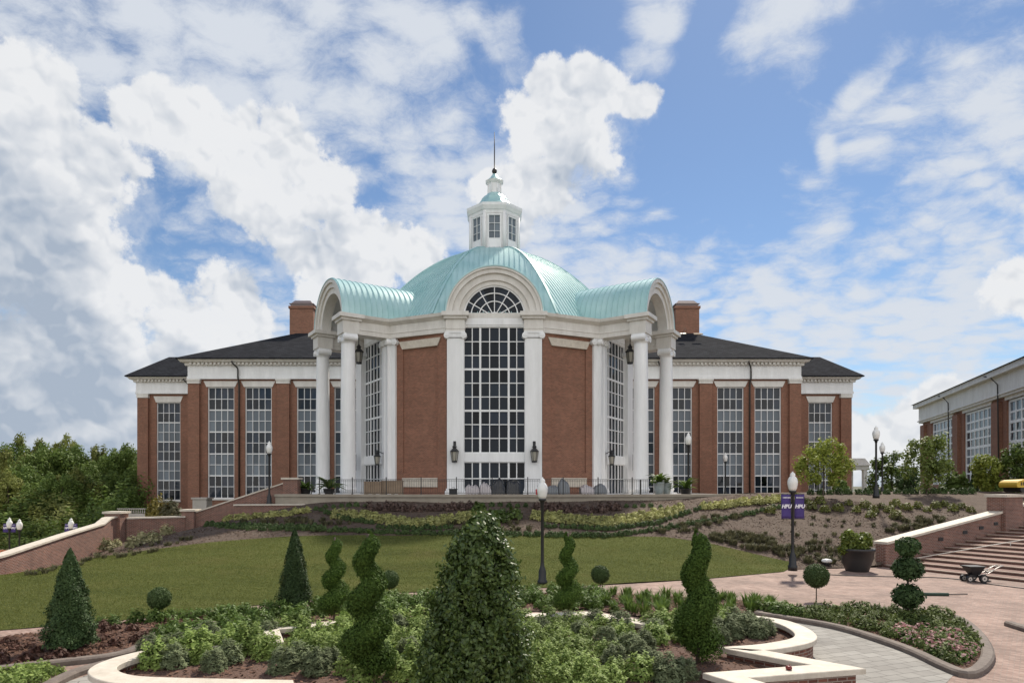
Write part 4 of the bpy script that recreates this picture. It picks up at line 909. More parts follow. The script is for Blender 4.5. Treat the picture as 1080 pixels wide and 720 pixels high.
for (px, py, w, h, n, kind) in [(225, 684, 60, 8, 14, 'l'), (270, 684, 60, 12, 24, 'l'), (330, 674, 60, 14, 24, 'l'), (430, 672, 70, 22, 36, 'l'), (590, 690, 70, 26, 50, 'l'), (620, 708, 70, 14, 30, 'l'), (640, 668, 60, 12, 20, 'l'), (720, 662, 50, 8, 14, 'l'), (430, 700, 60, 16, 14, 'l'), (590, 672, 40, 10, 14, 'l'), (400, 655, 60, 6, 12, 'l'), (685, 664, 40, 8, 10, 'l')]:
    n = int(n*1.35)
    for _ in range(n*5):
        x, y = gp(px+random.gauss(0, w*.5), py+random.gauss(0, h*.5), .4)
        if n <= 0: break
        if not inpoly(x, y, PLPOLY) or dist_path(x, y, DPATH) < .5 or not clear(x, y, spots, .46) or not clear(x, y, BARE, .45): continue
        spots.append((x, y)); n -= 1
        limes.put((x, y, .29), None, sc(.72, 1.05))
# leafy perennials in the strips between planter and lawn
def strip_set(n, name, label, group, m, mk):
    return Multi([plant_proto(name, label, 'plant', mk(), group) for _ in range(n)])
leafy = strip_set(3, 'leafy_perennial', 'dark green leafy perennial in the strip between planter and lawn', 'leafy perennials behind the planter', MID, lambda: mound('leafy', .24, .36, 420, .048, MID, .4, .5, 2.4))
spiky = strip_set(2, 'spiky_perennial', 'upright spiky green perennial at the edge of the pink pavers', 'spiky perennials by the pavers', MID, lambda: blades('spiky', .22, .55, 60, .04, MID, .7))
bedpl = strip_set(3, 'bedding_plant', 'low green bedding plant in the kerbed right flower bed', 'bedding plants in the right bed', MID, lambda: mound('bedding', .21, .26, 260, .05, BEDL, .4, .6, 1.8))
def flowermesh():
    d = sph(260); d[:, 2] = np.abs(d[:, 2]); r = RNG.uniform(.4, 1, 260)[:, None]; C = d*r*np.array((.2, .2, .22)); k = 34
    C[:k] = d[:k]*np.array((.2, .2, .28))
    me = leafmesh('flowers', C, d+np.array((0, 0, .5)), .055, [MID, PINK], 1.5); me.polygons.foreach_set('material_index', [1]*k+[0]*(len(me.polygons)-k)); return me
pinkf = strip_set(2, 'pink_flower', 'low pink flowering plant along the front of the right bed', 'pink flowers in the right bed', PINK, flowermesh)
redpl = strip_set(2, 'red_groundcover', 'low dull reddish groundcover plant on the mulch of the left bed', 'reddish groundcover in the left bed', REDL, lambda: mound('redpl', .17, .14, 120, .06, REDL, .3, .5))
lowgr = strip_set(2, 'low_flower', 'small pale flowering plant in the lower left corner bed', 'pale flowers at lower left', MID, lambda: mound('lowf', .2, .2, 160, .06, LIME, .3, .5))
def scatter(setx, poly, n, z, rmin, smin, smax, cond=None):
    x0, x1 = min(p[0] for p in poly), max(p[0] for p in poly); y0, y1 = min(p[1] for p in poly), max(p[1] for p in poly); done = []; tries = 0
    while n > 0 and tries < 6000:
        tries += 1; x, y = random.uniform(x0, x1), random.uniform(y0, y1)
        if not inpoly(x, y, poly) or not clear(x, y, done, rmin) or (cond and not cond(x, y)): continue
        done.append((x, y)); n -= 1; setx.put((x, y, z), None, random.uniform(smin, smax))
lft = lambda x, y: x < 3.6
scatter(leafy, CBP, 165, .04, .35, .55, 1.2, lambda x, y: x < 3.9 and dist_path(x, y, DPATH) > .38)
scatter(spiky, CBP, 45, .04, .36, .7, 1.1, lambda x, y: x >= 3.5)
scatter(leafy, LBP, 26, .06, .3, .6, .95, lambda x, y: y > 17.2+ (x+13)*.42)
scatter(redpl, LBP, 44, .06, .24, .7, 1.2, lambda x, y: y < 17.4+(x+13)*.42)
RBP = [tuple(p) for p in RB]
scatter(bedpl, RBP, 104, .06, .28, .6, 1.15, lambda x, y: dist_path(x, y, RBP) > .28)
scatter(leafy, RBP, 18, .06, .3, .8, 1.0, lambda x, y: x < 9.2 and dist_path(x, y, RBP) > .3)
PKP = [gp(*p, .06) for p in [(940, 668), (975, 668), (1010, 676), (1028, 690), (1010, 698), (975, 686)]]
scatter(pinkf, PKP, 34, .06, .22, .8, 1.25)
scatter(lowgr, [gp(*p, .05) for p in [(-40, 730), (30, 722), (70, 706), (40, 704), (-40, 716)]], 26, .02, .24, .7, 1.1)

# rows of small shrubs on the slope
def rowpts(pts, step, jx=1.2, jy=.7):
    out = []
    for a, q in zip(pts, pts[1:]):
        k = max(1, int(math.dist(a, q)/step)); out += [(a[0]+(q[0]-a[0])*(i+.5)/k+random.uniform(-jx, jx), a[1]+(q[1]-a[1])*(i+.5)/k+random.uniform(-jy, jy)) for i in range(k)]
    return out
def row(setx, pts, step, lo, hi, dz=0, jx=1.2, jy=.7):
    for (px, py) in rowpts(pts, step, jx, jy):
        h = hit(px, py, 24, 60)
        if h: setx.put((h[0], h[1], h[2]+dz), None, random.uniform(lo, hi))
yel = strip_set(3, 'variegated_shrub', 'small yellow variegated shrub in the swags below the terrace', 'yellow shrubs on the slope', YELLOW, lambda: mound('yel', .3, .42, 170, .11, YELLOW, .35, .3))
box_ = strip_set(3, 'boxwood_shrub', 'small clipped dark green shrub in the hedge rows across the slope', 'hedge rows on the slope', BOX, lambda: mound('boxw', .3, .44, 190, .10, BOX, .2, .2))
pur = strip_set(2, 'purple_shrub', 'small purple leaved shrub just below the terrace wall', 'purple shrubs below the terrace', PURP, lambda: mound('purp', .32, .48, 150, .12, PURP, .35, .3))
tuft = strip_set(2, 'liriope_tuft', 'small dull green tuft in the mass planting on the slope', 'tufts planted across the slope', OLIVE, lambda: blades('tuft', .22, .32, 40, .05, OLIVE, .9))
gold = strip_set(2, 'golden_shrub', 'round golden green shrub on the brown mulch at the right', 'golden shrubs on the right slope', YELLOW, lambda: mound('gold', .34, .5, 200, .10, leafmat('golden_leaf', (.07, .085, .015), (.21, .21, .045), .55, .25), .25, .3))
crm = strip_set(2, 'hydrangea', 'pale flowering hydrangea at the foot of the left garden wall', 'hydrangeas along the left wall', CREAMF, lambda: mound('hyd', .4, .6, 230, .13, CREAMF, .4, .3))
grn = strip_set(2, 'green_shrub', 'bright green leafy shrub in the middle of the slope', 'bright green shrubs in the middle of the slope', MID, lambda: mound('grn', .42, .6, 260, .12, leafmat('fresh_leaf', (.05, .09, .015), (.14, .19, .04), .5, .3), .35, .3))
for dy in (-2.4, .6, 3.4): row(yel, [(350, 544+dy), (385, 546+dy), (420, 552+dy), (450, 553+dy), (480, 549+dy), (512, 543+dy)], 6.5, .6, .9)
for dy in (-3.0, 0, 3.0): row(yel, [(560, 544+dy), (600, 550+dy), (640, 552.5+dy), (680, 547+dy), (722, 538.5+dy)], 6.5, .6, .9)
row(yel, [(228, 550), (290, 545.5), (328, 540)], 6, .7, 1.0); row(yel, [(738, 537.5), (790, 533), (842, 527)], 6, .7, 1.05)
row(yel, [(738, 535), (790, 530.5), (842, 525)], 7, .7, 1.0)
row(box_, [(208, 554), (260, 558.5), (340, 560), (400, 563), (450, 564), (540, 565), (640, 566.5), (700, 559), (790, 543), (842, 531)], 5.4, .5, .72)
row(box_, [(205, 552), (260, 556), (340, 557.5)], 5.4, .5, .72)
row(box_, [(332, 537), (370, 550), (395, 553)], 5, .5, .72); row(box_, [(395, 557), (440, 559), (480, 557)], 6, .5, .7)
row(box_, [(640, 559), (690, 553), (735, 539), (746, 533)], 5, .5, .72); row(box_, [(570, 556), (640, 559)], 6, .5, .7)
row(box_, [(340, 536), (372, 534), (390, 535)], 7, .5, .7); row(box_, [(505, 534), (560, 534)], 8, .5, .7); row(box_, [(655, 534), (700, 536)], 8, .5, .7)
for dy in (0, 2.5): row(pur, [(385, 535.5+dy), (440, 537.5+dy), (500, 534.5+dy)], 8, .55, .95)
for dy in (0, 2.5): row(pur, [(562, 536+dy), (620, 538+dy), (655, 535.5+dy)], 8, .55, .95)
for _ in range(22):
    h = hit(random.gauss(520, 12), random.uniform(540, 562), 24, 60)
    if h: grn.put(h, None, sc(.7, 1.1))
for (poly, n) in (([(690, 563), (745, 545), (800, 541), (735, 560)], 40), ([(745, 562), (790, 563), (850, 582), (838, 590), (790, 580), (750, 570)], 120), ([(470, 553), (560, 552), (560, 562), (470, 562)], 34), ([(250, 551), (330, 546), (370, 553), (330, 556)], 34), ([(850, 570), (900, 575), (912, 596), (850, 594)], 50), ([(940, 548), (1000, 545), (985, 558), (935, 562)], 36)):
    k = 0
    for _ in range(n*3):
        x, y = random.uniform(min(p[0] for p in poly), max(p[0] for p in poly)), random.uniform(min(p[1] for p in poly), max(p[1] for p in poly))
        if not inpoly(x, y, poly): continue
        h = hit(x, y, 24, 60)
        if h: tuft.put(h, None, sc(.7, 1.3)); k += 1
        if k >= n: break
for (px, py) in [(856, 537), (870, 540), (884, 539), (895, 533), (903, 540), (912, 536), (921, 541), (930, 536), (938, 540), (945, 534), (956, 538), (968, 536), (978, 540), (987, 536), (996, 534), (1005, 539), (1014, 536), (1024, 540), (918, 546), (945, 547), (812, 541), (851, 531), (865, 531)]:
    h = hit(px, py, 24, 60)
    if h: gold.put(h, None, sc(.7, 1.05))
row(box_, [(850, 521.3), (900, 521), (960, 520.8), (1030, 520.6)], 9, .8, 1.1, jy=.2)
for (px, py) in rowpts([(830, 552), (880, 556), (930, 553)], 15)+rowpts([(800, 562), (850, 566), (890, 564)], 16)+rowpts([(850, 545), (930, 558)], 16):
    h = hit(px, py, 24, 60)
    if h: tuft.put(h, None, sc(.6, .9))
for (px, py) in rowpts([(12, 602), (60, 590), (120, 579), (180, 565)], 11, 3, 3): 
    h = hit(px, py, 24, 60)
    if h: crm.put(h, None, sc(.7, 1.15))
k = 0
for (px, py) in rowpts([(20, 606), (80, 592), (140, 582), (205, 572)], 4.5, 3, 5):
    h = hit(px, py, 24, 60)
    if h: tuft.put(h, None, sc(.6, 1.1))

def scatter_pts(poly, n):
    P = np.array(poly); lo, hi = P.min(0), P.max(0); out = []
    while sum(len(o) for o in out) < n:
        q = RNG.uniform(lo, hi, (n, 2)); ins = np.zeros(len(q), bool); j = len(P)-1
        for i in range(len(P)):
            with np.errstate(divide='ignore', invalid='ignore'): c = ((P[i, 1] > q[:, 1]) != (P[j, 1] > q[:, 1])) & (q[:, 0] < (P[j, 0]-P[i, 0])*(q[:, 1]-P[i, 1])/(P[j, 1]-P[i, 1])+P[i, 0])
            ins ^= c; j = i
        out.append(q[ins])
    return np.vstack(out)[:n]
def stuff(o, label, cat): tag(o, label, cat); o['kind'] = 'stuff'; return o
BLADE = leafmat('grass_blade', (0.078, 0.098, 0.022), (0.24, 0.245, 0.08), .8, .3, .1)
def grass_blades():
    n = 150000; q = scatter_pts(LAWN_FRONT+LAWN_BACK+[(-22.4, 20), (-22, 15.5)], n); z = np.concatenate([lawn_z(c) for c in np.array_split(q, 30)])+.008
    a = RNG.uniform(0, 2*PI, n); h = RNG.uniform(.025, .065, n); w = RNG.uniform(.008, .016, n); t = np.stack([np.cos(a), np.sin(a)], 1); l = RNG.normal(0, .025, (n, 2))
    V_ = np.empty((n, 3, 3)); V_[:, 0, :2] = q-t*w[:, None]; V_[:, 1, :2] = q+t*w[:, None]; V_[:, 2, :2] = q+l; V_[:, :2, 2] = z[:, None]; V_[:, 2, 2] = z+h
    me = bpy.data.meshes.new('grass'); me.from_pydata(V_.reshape(-1, 3).tolist(), [], np.arange(3*n).reshape(-1, 3).tolist()); me.materials.append(BLADE)
    stuff(obj('grass', me), 'short mown grass blades covering the sloping lawn', 'grass')
grass_blades()
CHIP = leafmat('bark_chip', (.055, .036, .025), (.15, .10, .07), .9, 0, .1); CHIPR = leafmat('red_bark_chip', (.04, .022, .015), (.24, .135, .095), .9, 0, .1)
def chips(poly, n, z, size, m, label):
    q = scatter_pts(poly, n); zz = np.concatenate([z(c) for c in np.array_split(q, 20)]) if callable(z) else np.full(n, z)
    me = leafmesh('mulch_chips', np.column_stack([q, zz+.016]), np.tile((0, 0, 1.), (n, 1)), size, m, 2.2, None, .45); stuff(obj('mulch_chips', me), label, 'mulch')
chips([p[:2] for p in BED if p[1] < 48 and p[0] < 32], 34000, Hs, .05, CHIP, 'brown bark mulch scattered over the planted slope')
chips(PLPOLY, 5000, .31, .05, CHIPR, 'reddish bark mulch inside the cream edged planter')
chips(LBP, 3500, .08, .055, CHIPR, 'reddish bark mulch on the left bed'); chips(RBP, 3000, .08, .05, CHIPR, 'reddish bark mulch in the kerbed right bed'); chips(CBP, 4500, .07, .055, CHIPR, 'reddish bark mulch in the strip behind the planter')

# ------------------------------------------------------------------ topiary
def trunkmesh(h, r, name='trunk', lean=0):
    b = MB(); b.tube([(0, 0, -.1), (lean*.5, 0, h*.5), (lean, 0, h)], [r, r*.85, r*.6], 8); me = bpy.data.meshes.new(name); me.from_pydata(b.v, [], b.f); me.materials.append(BARK)
    for p in me.polygons: p.use_smooth = True
    return me
def cone_topiary(px, py, ptop, wpx, label, z0, m=DARK, n=7000, leaf=.05, dens_pow=.9):
    x, y = gp(px, py, z0); s = FPX/y; h = (py-ptop)/s; R = wpx/s/2
    t = thing('cone_topiary', label, 'topiary', (x, y, z0))
    u = RNG.random(n)**.75; zz = 1-u; ang = RNG.uniform(0, 2*PI, n)
    # u: 1 at base, 0 at tip
    rr = R*(u**dens_pow)*(1+.10*np.sin(ang*5+zz*9)+.08*np.sin(ang*3-zz*23))*np.clip(RNG.normal(.93, .10, n), .5, 1.15)*np.where(u > .93, .9, 1)
    C = np.column_stack([rr*np.cos(ang), rr*np.sin(ang), .12+zz*(h-.12)]); N_ = np.column_stack([np.cos(ang), np.sin(ang), np.full(n, .5)])
    vs, fs = [], []
    for i in range(13):
        q = i/12
        for k in range(16): a = 2*PI*k/16; vs.append((R*.72*((1-q)**dens_pow)*math.cos(a), R*.72*((1-q)**dens_pow)*math.sin(a), .15+q*(h-.3)))
    for i in range(12):
        for k in range(16): fs.append((i*16+k, i*16+(k+1) % 16, (i+1)*16+(k+1) % 16, (i+1)*16+k))
    obj('crown', leafmesh('crown', C, N_, leaf, m, 1.5, (vs, fs)), t); obj('trunk', trunkmesh(h*.5, .04), t)
    return t
cone_topiary(74, 684, 578, 50, 'dense dark cone topiary on mulch at the far left', .06, DARK, 17000, .036, .75)
cone_topiary(311, 643, 557, 35, 'slim dark cone topiary beside the left garden spirals', .05, DARK, 13000, .038, .72)
def spiral_topiary(px, py, ptop, wpx, label, z0, turns=3.2, phase=0.0, n=11000, leaf=.032, hand=1, tube=.66):
    x, y = gp(px, py, z0); s = FPX/y; h = (py-ptop)/s; R = wpx/s/2
    t = thing('spiral_topiary', label, 'topiary', (x, y, z0))
    def center(q):
        a = phase+hand*2*PI*turns*q; w = (1-.66*q); rh = R*.32*w; return np.stack([rh*np.cos(a), rh*np.sin(a), .18+R*.45+q*(h-.35-R*.6)], -1), R*tube*w
    def tip(q): return np.clip((1-q)/.10, .12, 1)
    q = RNG.random(n)**1.15; c, r = center(q); d = sph(n); d[:, 2] *= (h/turns)/(2.3*R) if (h/turns) < 2.3*R else 1.0
    r = r*tip(q); C = c+d*(r*np.clip(RNG.normal(.95, .09, n), .6, 1.15))[:, None]; N_ = d+np.array((0, 0, .3))
    vs, fs = [], []; qs = np.linspace(0, 1, 70)
    for i, qq in enumerate(qs):
        cc, r_ = center(np.array(qq)); r_ = float(r_)*.78*float(tip(np.array(qq)))
        e = (math.cos(phase+hand*2*PI*turns*qq), math.sin(phase+hand*2*PI*turns*qq))
        for k in range(10): a = 2*PI*k/10; vs.append((cc[0]+e[0]*r_*math.cos(a), cc[1]+e[1]*r_*math.cos(a), cc[2]+r_*.85*math.sin(a)))
    for i in range(69):
        for k in range(10): fs.append((i*10+k, i*10+(k+1) % 10, (i+1)*10+(k+1) % 10, (i+1)*10+k))
    obj('crown', leafmesh('crown', C, N_, leaf, THUJA, 1.7, (vs, fs)), t); obj('trunk', trunkmesh(h*.9, .045), t)
    return t
spiral_topiary(353, 656, 556, 38, 'smaller spiral topiary standing behind the tall left spiral', .3, 3.0, 2.2, 18000)
spiral_topiary(388, 722, 545, 66, 'tall bright green spiral topiary left of the broad holly', .3, 3.2, .4, 34000)
spiral_topiary(599, 650, 552, 34, 'slender dark spiral topiary near the lamp post in the middle', .3, 3.1, 2.6, 17000, tube=.66)
spiral_topiary(736, 700, 546, 54, 'broad shaggy spiral topiary on the right side of the planter', .3, 2.3, .2, 30000, tube=.74)
def holly():
    x, y, z0 = *gp(499, 738, .3), .3; s = FPX/y; h = (738-541)/s
    t = thing('holly_tree', 'large dense glossy dark holly in the centre foreground', 'shrub', (x, y, z0)); n = 52000
    # clumps over a blunt cone
    K = 620; kz = RNG.random(K)**1.1; ang = RNG.uniform(0, 2*PI, K)
    env = lambda q: .85*np.clip((1-q)/.9, 0, 1)**.36*np.where(q < .12, .9, 1)
    kr = env(kz)*np.where(RNG.random(K) < .3, RNG.uniform(.1, .7, K), RNG.uniform(.70, 1.08, K)); kr = kr*(1+.11*np.sin(2*ang+5*kz)+.10*np.sin(5*ang-11*kz)+.07*np.sin(9*ang+17*kz)); kc = np.column_stack([kr*np.cos(ang)+.14*kz, kr*np.sin(ang), .1+kz*(h-.25)])
    i = RNG.integers(0, K, n); r_ = np.where(RNG.random(K) < .5, .10, .20)[i]*(1-.3*kz[i]); d = sph(n); C = kc[i]+d*(r_*RNG.uniform(.2, 1.3, n))[:, None]*np.array((.9, .9, 1.5)); C[:, 2] = np.maximum(C[:, 2], .05)
    N_ = d*.6+np.column_stack([np.cos(ang[i]), np.sin(ang[i]), np.full(n, .5)])
    vs, fs = [], []
    for a in range(13):
        q = a/12
        for k in range(16): b_ = 2*PI*k/16; rr = float(env(np.array(q*.93)))*.5*(1+.12*math.sin(3*b_+a)); vs.append((rr*math.cos(b_), rr*math.sin(b_), .1+q*(h-.5)))
    for a in range(12):
        for k in range(16): fs.append((a*16+k, a*16+(k+1) % 16, (a+1)*16+(k+1) % 16, (a+1)*16+k))
    obj('crown', leafmesh('crown', C, N_, .046, HOLLY, 2.0, None, 1.5), t); obj('trunk', trunkmesh(h*.6, .07), t)
    # a lighter sprig of new growth
    return t
holly()
def ball(px, pc, r_px, pbase, label, z0=None, n=4200, d=None):
    if d: x, y, z = at(px, pbase, d); 
    else:
        hh = hit(px, pbase, 14, 60); x, y, z = hh
    s = FPX/y; r = r_px/s; hc = (pbase-pc)/s
    t = thing('ball_topiary', label, 'topiary', (x, y, z)); dd = sph(n); C = dd*(r*np.clip(RNG.normal(.95, .05, n), .7, 1.08))[:, None]+np.array((0, 0, hc))
    obj('crown', leafmesh('crown', C, dd, .036, BOX, 1.5, ellipsoid_core((0, 0, hc), (r*.88,)*3)), t); obj('trunk', trunkmesh(hc, .022), t)
ball(168, 631, 11.5, 655, 'small round lollipop topiary on the lawn edge at left')
ball(411, 611, 9.5, 630, 'round lollipop topiary half hidden by the tall spiral')
ball(633, 605.5, 9.5, 624, 'round lollipop topiary right of the slender spiral')
ball(861, 607, 12.5, 634, 'round lollipop topiary beside the pink pavers at right')
def triple():
    x, y = gp(957.5, 652, .06); s = FPX/y; t = thing('tiered_topiary', 'three tiered pom pom topiary in the right flower bed', 'topiary', (x, y, .06))
    for (pc, rp) in ((628, 14), (599, 14), (576, 11)):
        r = rp/s; hc = (652-pc)/s; n = 1500; dd = sph(n); C = dd*(r*np.clip(RNG.normal(.9, .12, n), .5, 1.15))[:, None]*np.array((1, 1, .85))+np.array((0, 0, hc)); obj('pom_pom', leafmesh('pom_pom', C, dd+np.array((0, 0, .4)), .07, DARK, 1.7, ellipsoid_core((0, 0, hc), (r*.7, r*.7, r*.6))), t)
    obj('trunk', trunkmesh((652-578)/s, .035), t)
triple()

# ------------------------------------------------------------------ trees
def treemesh(name, n, K, m, leaf, rx=1.0, rz=1.0, hole=.75, cl=.3, low=.1):
    """crown in unit space: clumps on an uneven envelope, tip at z = 1"""
    d = sph(K); kr = RNG.uniform(.35, 1, K)**.6; ph = RNG.uniform(0, 6, 4)
    az = np.arctan2(d[:, 1], d[:, 0]); lump = 1+.22*np.sin(2*az+ph[0])+.16*np.sin(3*az+ph[1]+3*d[:, 2])
    kc = np.column_stack([d[:, 0]*rx*kr*lump*.8, d[:, 1]*rx*kr*lump*.8, .55+low+d[:, 2]*.40*rz*kr]); i = RNG.integers(0, K, n)
    cs = cl*RNG.uniform(.6, 1.25, K); dd = sph(n); C = kc[i]+dd*(cs[i]*RNG.uniform(.2, 1, n)**.6)[:, None]*np.array((rx*.8, rx*.8, .42*rz))
    N_ = dd+np.array((0, 0, .5)); return leafmesh(name, C, N_, leaf, m, 1.5)
def limbs(h, r, spread, name='trunk', k=5):
    b = MB(); b.tube([(0, 0, -.3), (.02*h, 0, h*.35), (0, .02*h, h*.8)], [r, r*.75, r*.25], 8)
    for i in range(k):
        a = 2*PI*i/k+random.uniform(-.4, .4); z = h*random.uniform(.3, .55); b.tube([(0, 0, z), (math.cos(a)*spread*.5, math.sin(a)*spread*.5, z+h*.18), (math.cos(a)*spread*.85, math.sin(a)*spread*.85, z+h*.32)], [r*.45, r*.3, r*.1], 6)
    me = bpy.data.meshes.new(name); me.from_pydata(b.v, [], b.f); me.materials.append(BARK); return me
def treeproto(name, label, group, m, n, K, leaf, rx, hole, cl, k=5, low=.0, rz=1):
    t = thing(name, label, 'tree', (0, 0, 0), group); obj('crown', treemesh('crown', n, K, m, leaf, rx, rz, hole, cl, low), t); obj('trunk', limbs(.95, .022, rx*.6, k=k), t); return Proto(t)
WG = 'woodland trees beyond the left garden wall'
W1 = [treeproto('woodland_tree', 'dark green broad woodland tree left of the hall', WG, TREE1, 17000, 95, .019, .42, .7, .24) for _ in range(2)]
W2 = [treeproto('woodland_tree', 'olive green loose woodland tree left of the hall', WG, TREE2, 12000, 80, .018, .36, .7, .20) for _ in range(2)]
def plant_tree(pr, px, ptop, d, zb, wscale=1.0, label=None, group=None):
    x, y, zt = at(px, ptop, d); h = (zt-zb)/1.02
    return pr.put((x, y, zb), random.uniform(0, 6.28), (h*wscale, h*wscale, h), label, group)
for (px, ptop, d, k, w) in [(-25, 466, 92, 0, .9), (4, 458, 100, 0, .8), (20, 466, 84, 1, .85), (36, 450, 104, 1, .7), (54, 466, 86, 0, .9), (68, 451, 108, 1, .7), (86, 461, 90, 0, .8), (118, 464, 100, 1, .75), (134, 466, 88, 0, .8), (149, 474, 104, 0, .8), (35, 484, 76, 0, 1.0), (80, 488, 75, 1, 1.0), (125, 488, 78, 0, .9), (-10, 486, 74, 1, 1.0), (160, 484, 96, 0, .8), (10, 490, 72, 1, .9), (60, 492, 72, 0, .9), (104, 484, 84, 0, .8)]:
    plant_tree(random.choice(W1 if k == 0 else W2), px, ptop, d, -2.8, w)
bare = treeproto('tall_thin_tree', 'tall thin pale tree with sparse leaves above the left woods', None, TREE2, 2600, 45, .016, .24, .7, .16, 7); plant_tree(bare, 104, 455, 92, -2.8, 1.0)
BG = 'bushes in front of the left woodland'
bush = [Proto(tag(obj('bush', mound('bush', .5, .8, 6000, .03, TREE1 if i else TREE2, .35, .3)), 'dark green bush at the foot of the left woodland' if i else 'lighter green bush at the foot of the left woodland', 'bush', BG)) for i in range(2)]
for (px, ptop, d, w, k) in [(5, 545, 66, 8, 1), (30, 530, 68, 9, 1), (52, 520, 70, 9, 0), (72, 533, 66, 8, 0), (95, 540, 60, 7, 1), (118, 525, 66, 8, 1), (40, 552, 60, 6, 1), (140, 515, 72, 8, 1), (-20, 540, 64, 8, 0)]:
    x, y, zt = at(px, ptop, d); hh = (zt+2.8)/.85; bush[k].put((x, y, -2.8), random.uniform(0, 6), (w/1.0, w/1.0, hh))
young = [('lime green young tree with thin stems by the right wing', 868, 461, 519, 44, 28, TREE3), ('round green young tree between the lamp posts and far building', 977, 455, 518, 45, 31, leafmat('young_leaf', (.075, .11, .02), (.20, .24, .055), .5, .3)), ('dark leafed young tree at the right edge of the slope', 1072, 462, 518, 46, 22, TREE1), ('loose golden young tree left of the yellow machine', 1040, 476, 518, 47, 17, TREE3)]
for (lab, px, pt, pb, d, w, mm) in young:
    x, y, z = at(px, pb, d); h = (pb-pt)*d/FPX; r = w*d/FPX
    t = thing('young_tree', lab, 'tree', (x, y, z-.1)); me = treemesh('crown', 4200, 60, mm, .13/h*1.0, r/h*.92, 1.15, .7, .3, -.02); o = obj('crown', me, t); o.scale = (h, h, h)
    o2 = obj('trunk', limbs(h*.9, .05, r*.6), t)
for (px, pt, pb, d, w, lab) in [(887, 505, 520, 60, 7, 'dark shrub beside the white pavilion'), (940, 474, 520, 80, 26, 'dark green background tree behind the two tall lamp posts'), (1008, 500, 520, 50, 14, 'grey green shrub below the far building left of the dark conifer'), (1047, 503, 520, 52, 10, 'grey green shrub below the far building right of the dark conifer'), (958, 492, 520, 75, 14, 'low dark tree behind the round young tree')]:
    x, y, z = at(px, pb, d); hh = (pb-pt)*d/FPX; r = w*d/FPX
    if 'shrub' in lab:
        o = tag(obj('background_shrub', mound('bg', r, hh*1.0, 1500, .22, TREE1 if 'dark' in lab else SAGE, .35, .3)), lab, 'shrub'); o.location = (x, y, z-.2)
    else:
        t = thing('background_tree', lab, 'tree', (x, y, z-.5)); o = obj('crown', treemesh('crown', 3500, 50, DARK if 'low' in lab else TREE1, .045, r/hh*.95, 1.25, .7, .3, -.08), t); o.scale = (hh,)*3; obj('trunk', limbs(hh*.9, .12, r*.5), t)
x, y, z = at(1027, 520, 49); t = cone_topiary(1027, 520.5, 494, 8, 'thin dark conifer on the slope in front of the far building', 3.39, DARK, 1500, .12); 
t = obj('yellow_shrub', mound('ys', .9, 1.5, 700, .16, leafmat('gold_leaf', (.12, .10, .015), (.3, .24, .05), .6, .3), .3, .2)); tag(t, 'golden yellow shrub behind the wall at the left wing', 'shrub'); t.location = at(166, 545, 52)
t = obj('dark_shrub', mound('ds', .9, 1.2, 700, .16, OLIVE, .3, .2)); tag(t, 'brown green shrub right of the golden shrub at the left wing', 'shrub'); t.location = at(180, 545, 52)

# ------------------------------------------------------------------ lamp posts
def lamp(px, ptop, d, zb, label, banner=None):
    x, y, zt = at(px, ptop, d); h = zt-zb
    t = thing('lamp_post', label, 'lamp post', (x, y, zb)); c = (x, y, zb); g = h-.95
    m = MB(); m.lathe([(.2, -.1), (.2, .12), (.16, .16), (.15, .5), (.11, .62), (.075, .75), (.065, .9), (.06, g-.15), (.085, g-.1), (.085, g-.03), (.14, g), (.16, g+.08)], c, 14); m.build('post', BLACK, t)
    m = MB(); m.lathe([(.13, g+.08), (.18, g+.2), (.215, g+.38), (.22, g+.5), (.185, g+.63), (.12, g+.72), (.10, g+.74), (.12, g+.8), (.08, g+.87), (.03, g+.91), (.03, g+.95)], c, 18); m.build('globe', GLOBE, t)
    return t
lamp(572, 503, 26, at(572, 615, 26)[2], 'plain lamp post with white globe standing on the lawn edge at centre')
lb = lamp(836, 497, 29, at(836, 599, 29)[2], 'lamp post with two purple banners at the right of the lawn')
lamp(284, 465, 45.2, 2.7, 'lamp post with white globe behind the inclined left wall')
lamp(726, 456, 46, 3.2, 'lamp post on the terrace in front of the right wing window')
lamp(765, 477, 62, 2.8, 'more distant short looking lamp post before the right wing')
lamp(924, 449, 41.5, 3.3, 'taller of the two lamp posts near the white pavilion')
lamp(930.5, 466, 55, 3.2, 'farther of the two lamp posts near the white pavilion')
PURPLE = mat('purple_cloth', (.055, .03, .16), .75, build=noise_col((.045, .025, .14), (.065, .04, .19), 3))
PRINT = mat('white_print', (.72, .70, .76), .7)
def textmesh(s, size, loc, parent, name='lettering'):
    cu = bpy.data.curves.new(name, 'FONT'); cu.body = s; cu.size = size; cu.align_x = 'CENTER'; cu.align_y = 'CENTER'; cu.extrude = .002; cu.offset = .012; cu.shear = .2
    tmp = bpy.data.objects.new('tmp', cu); COL.objects.link(tmp); dg = bpy.context.evaluated_depsgraph_get(); me = bpy.data.meshes.new_from_object(tmp.evaluated_get(dg)); bpy.data.objects.remove(tmp)
    me.transform(Matrix.Rotation(PI/2, 4, 'X')); o0 = origin(parent); me.transform(Matrix.Translation((loc[0]-o0[0], loc[1]-o0[1], loc[2]-o0[2]))); me.materials.clear(); me.materials.append(PRINT)
    return obj(name, me, parent)
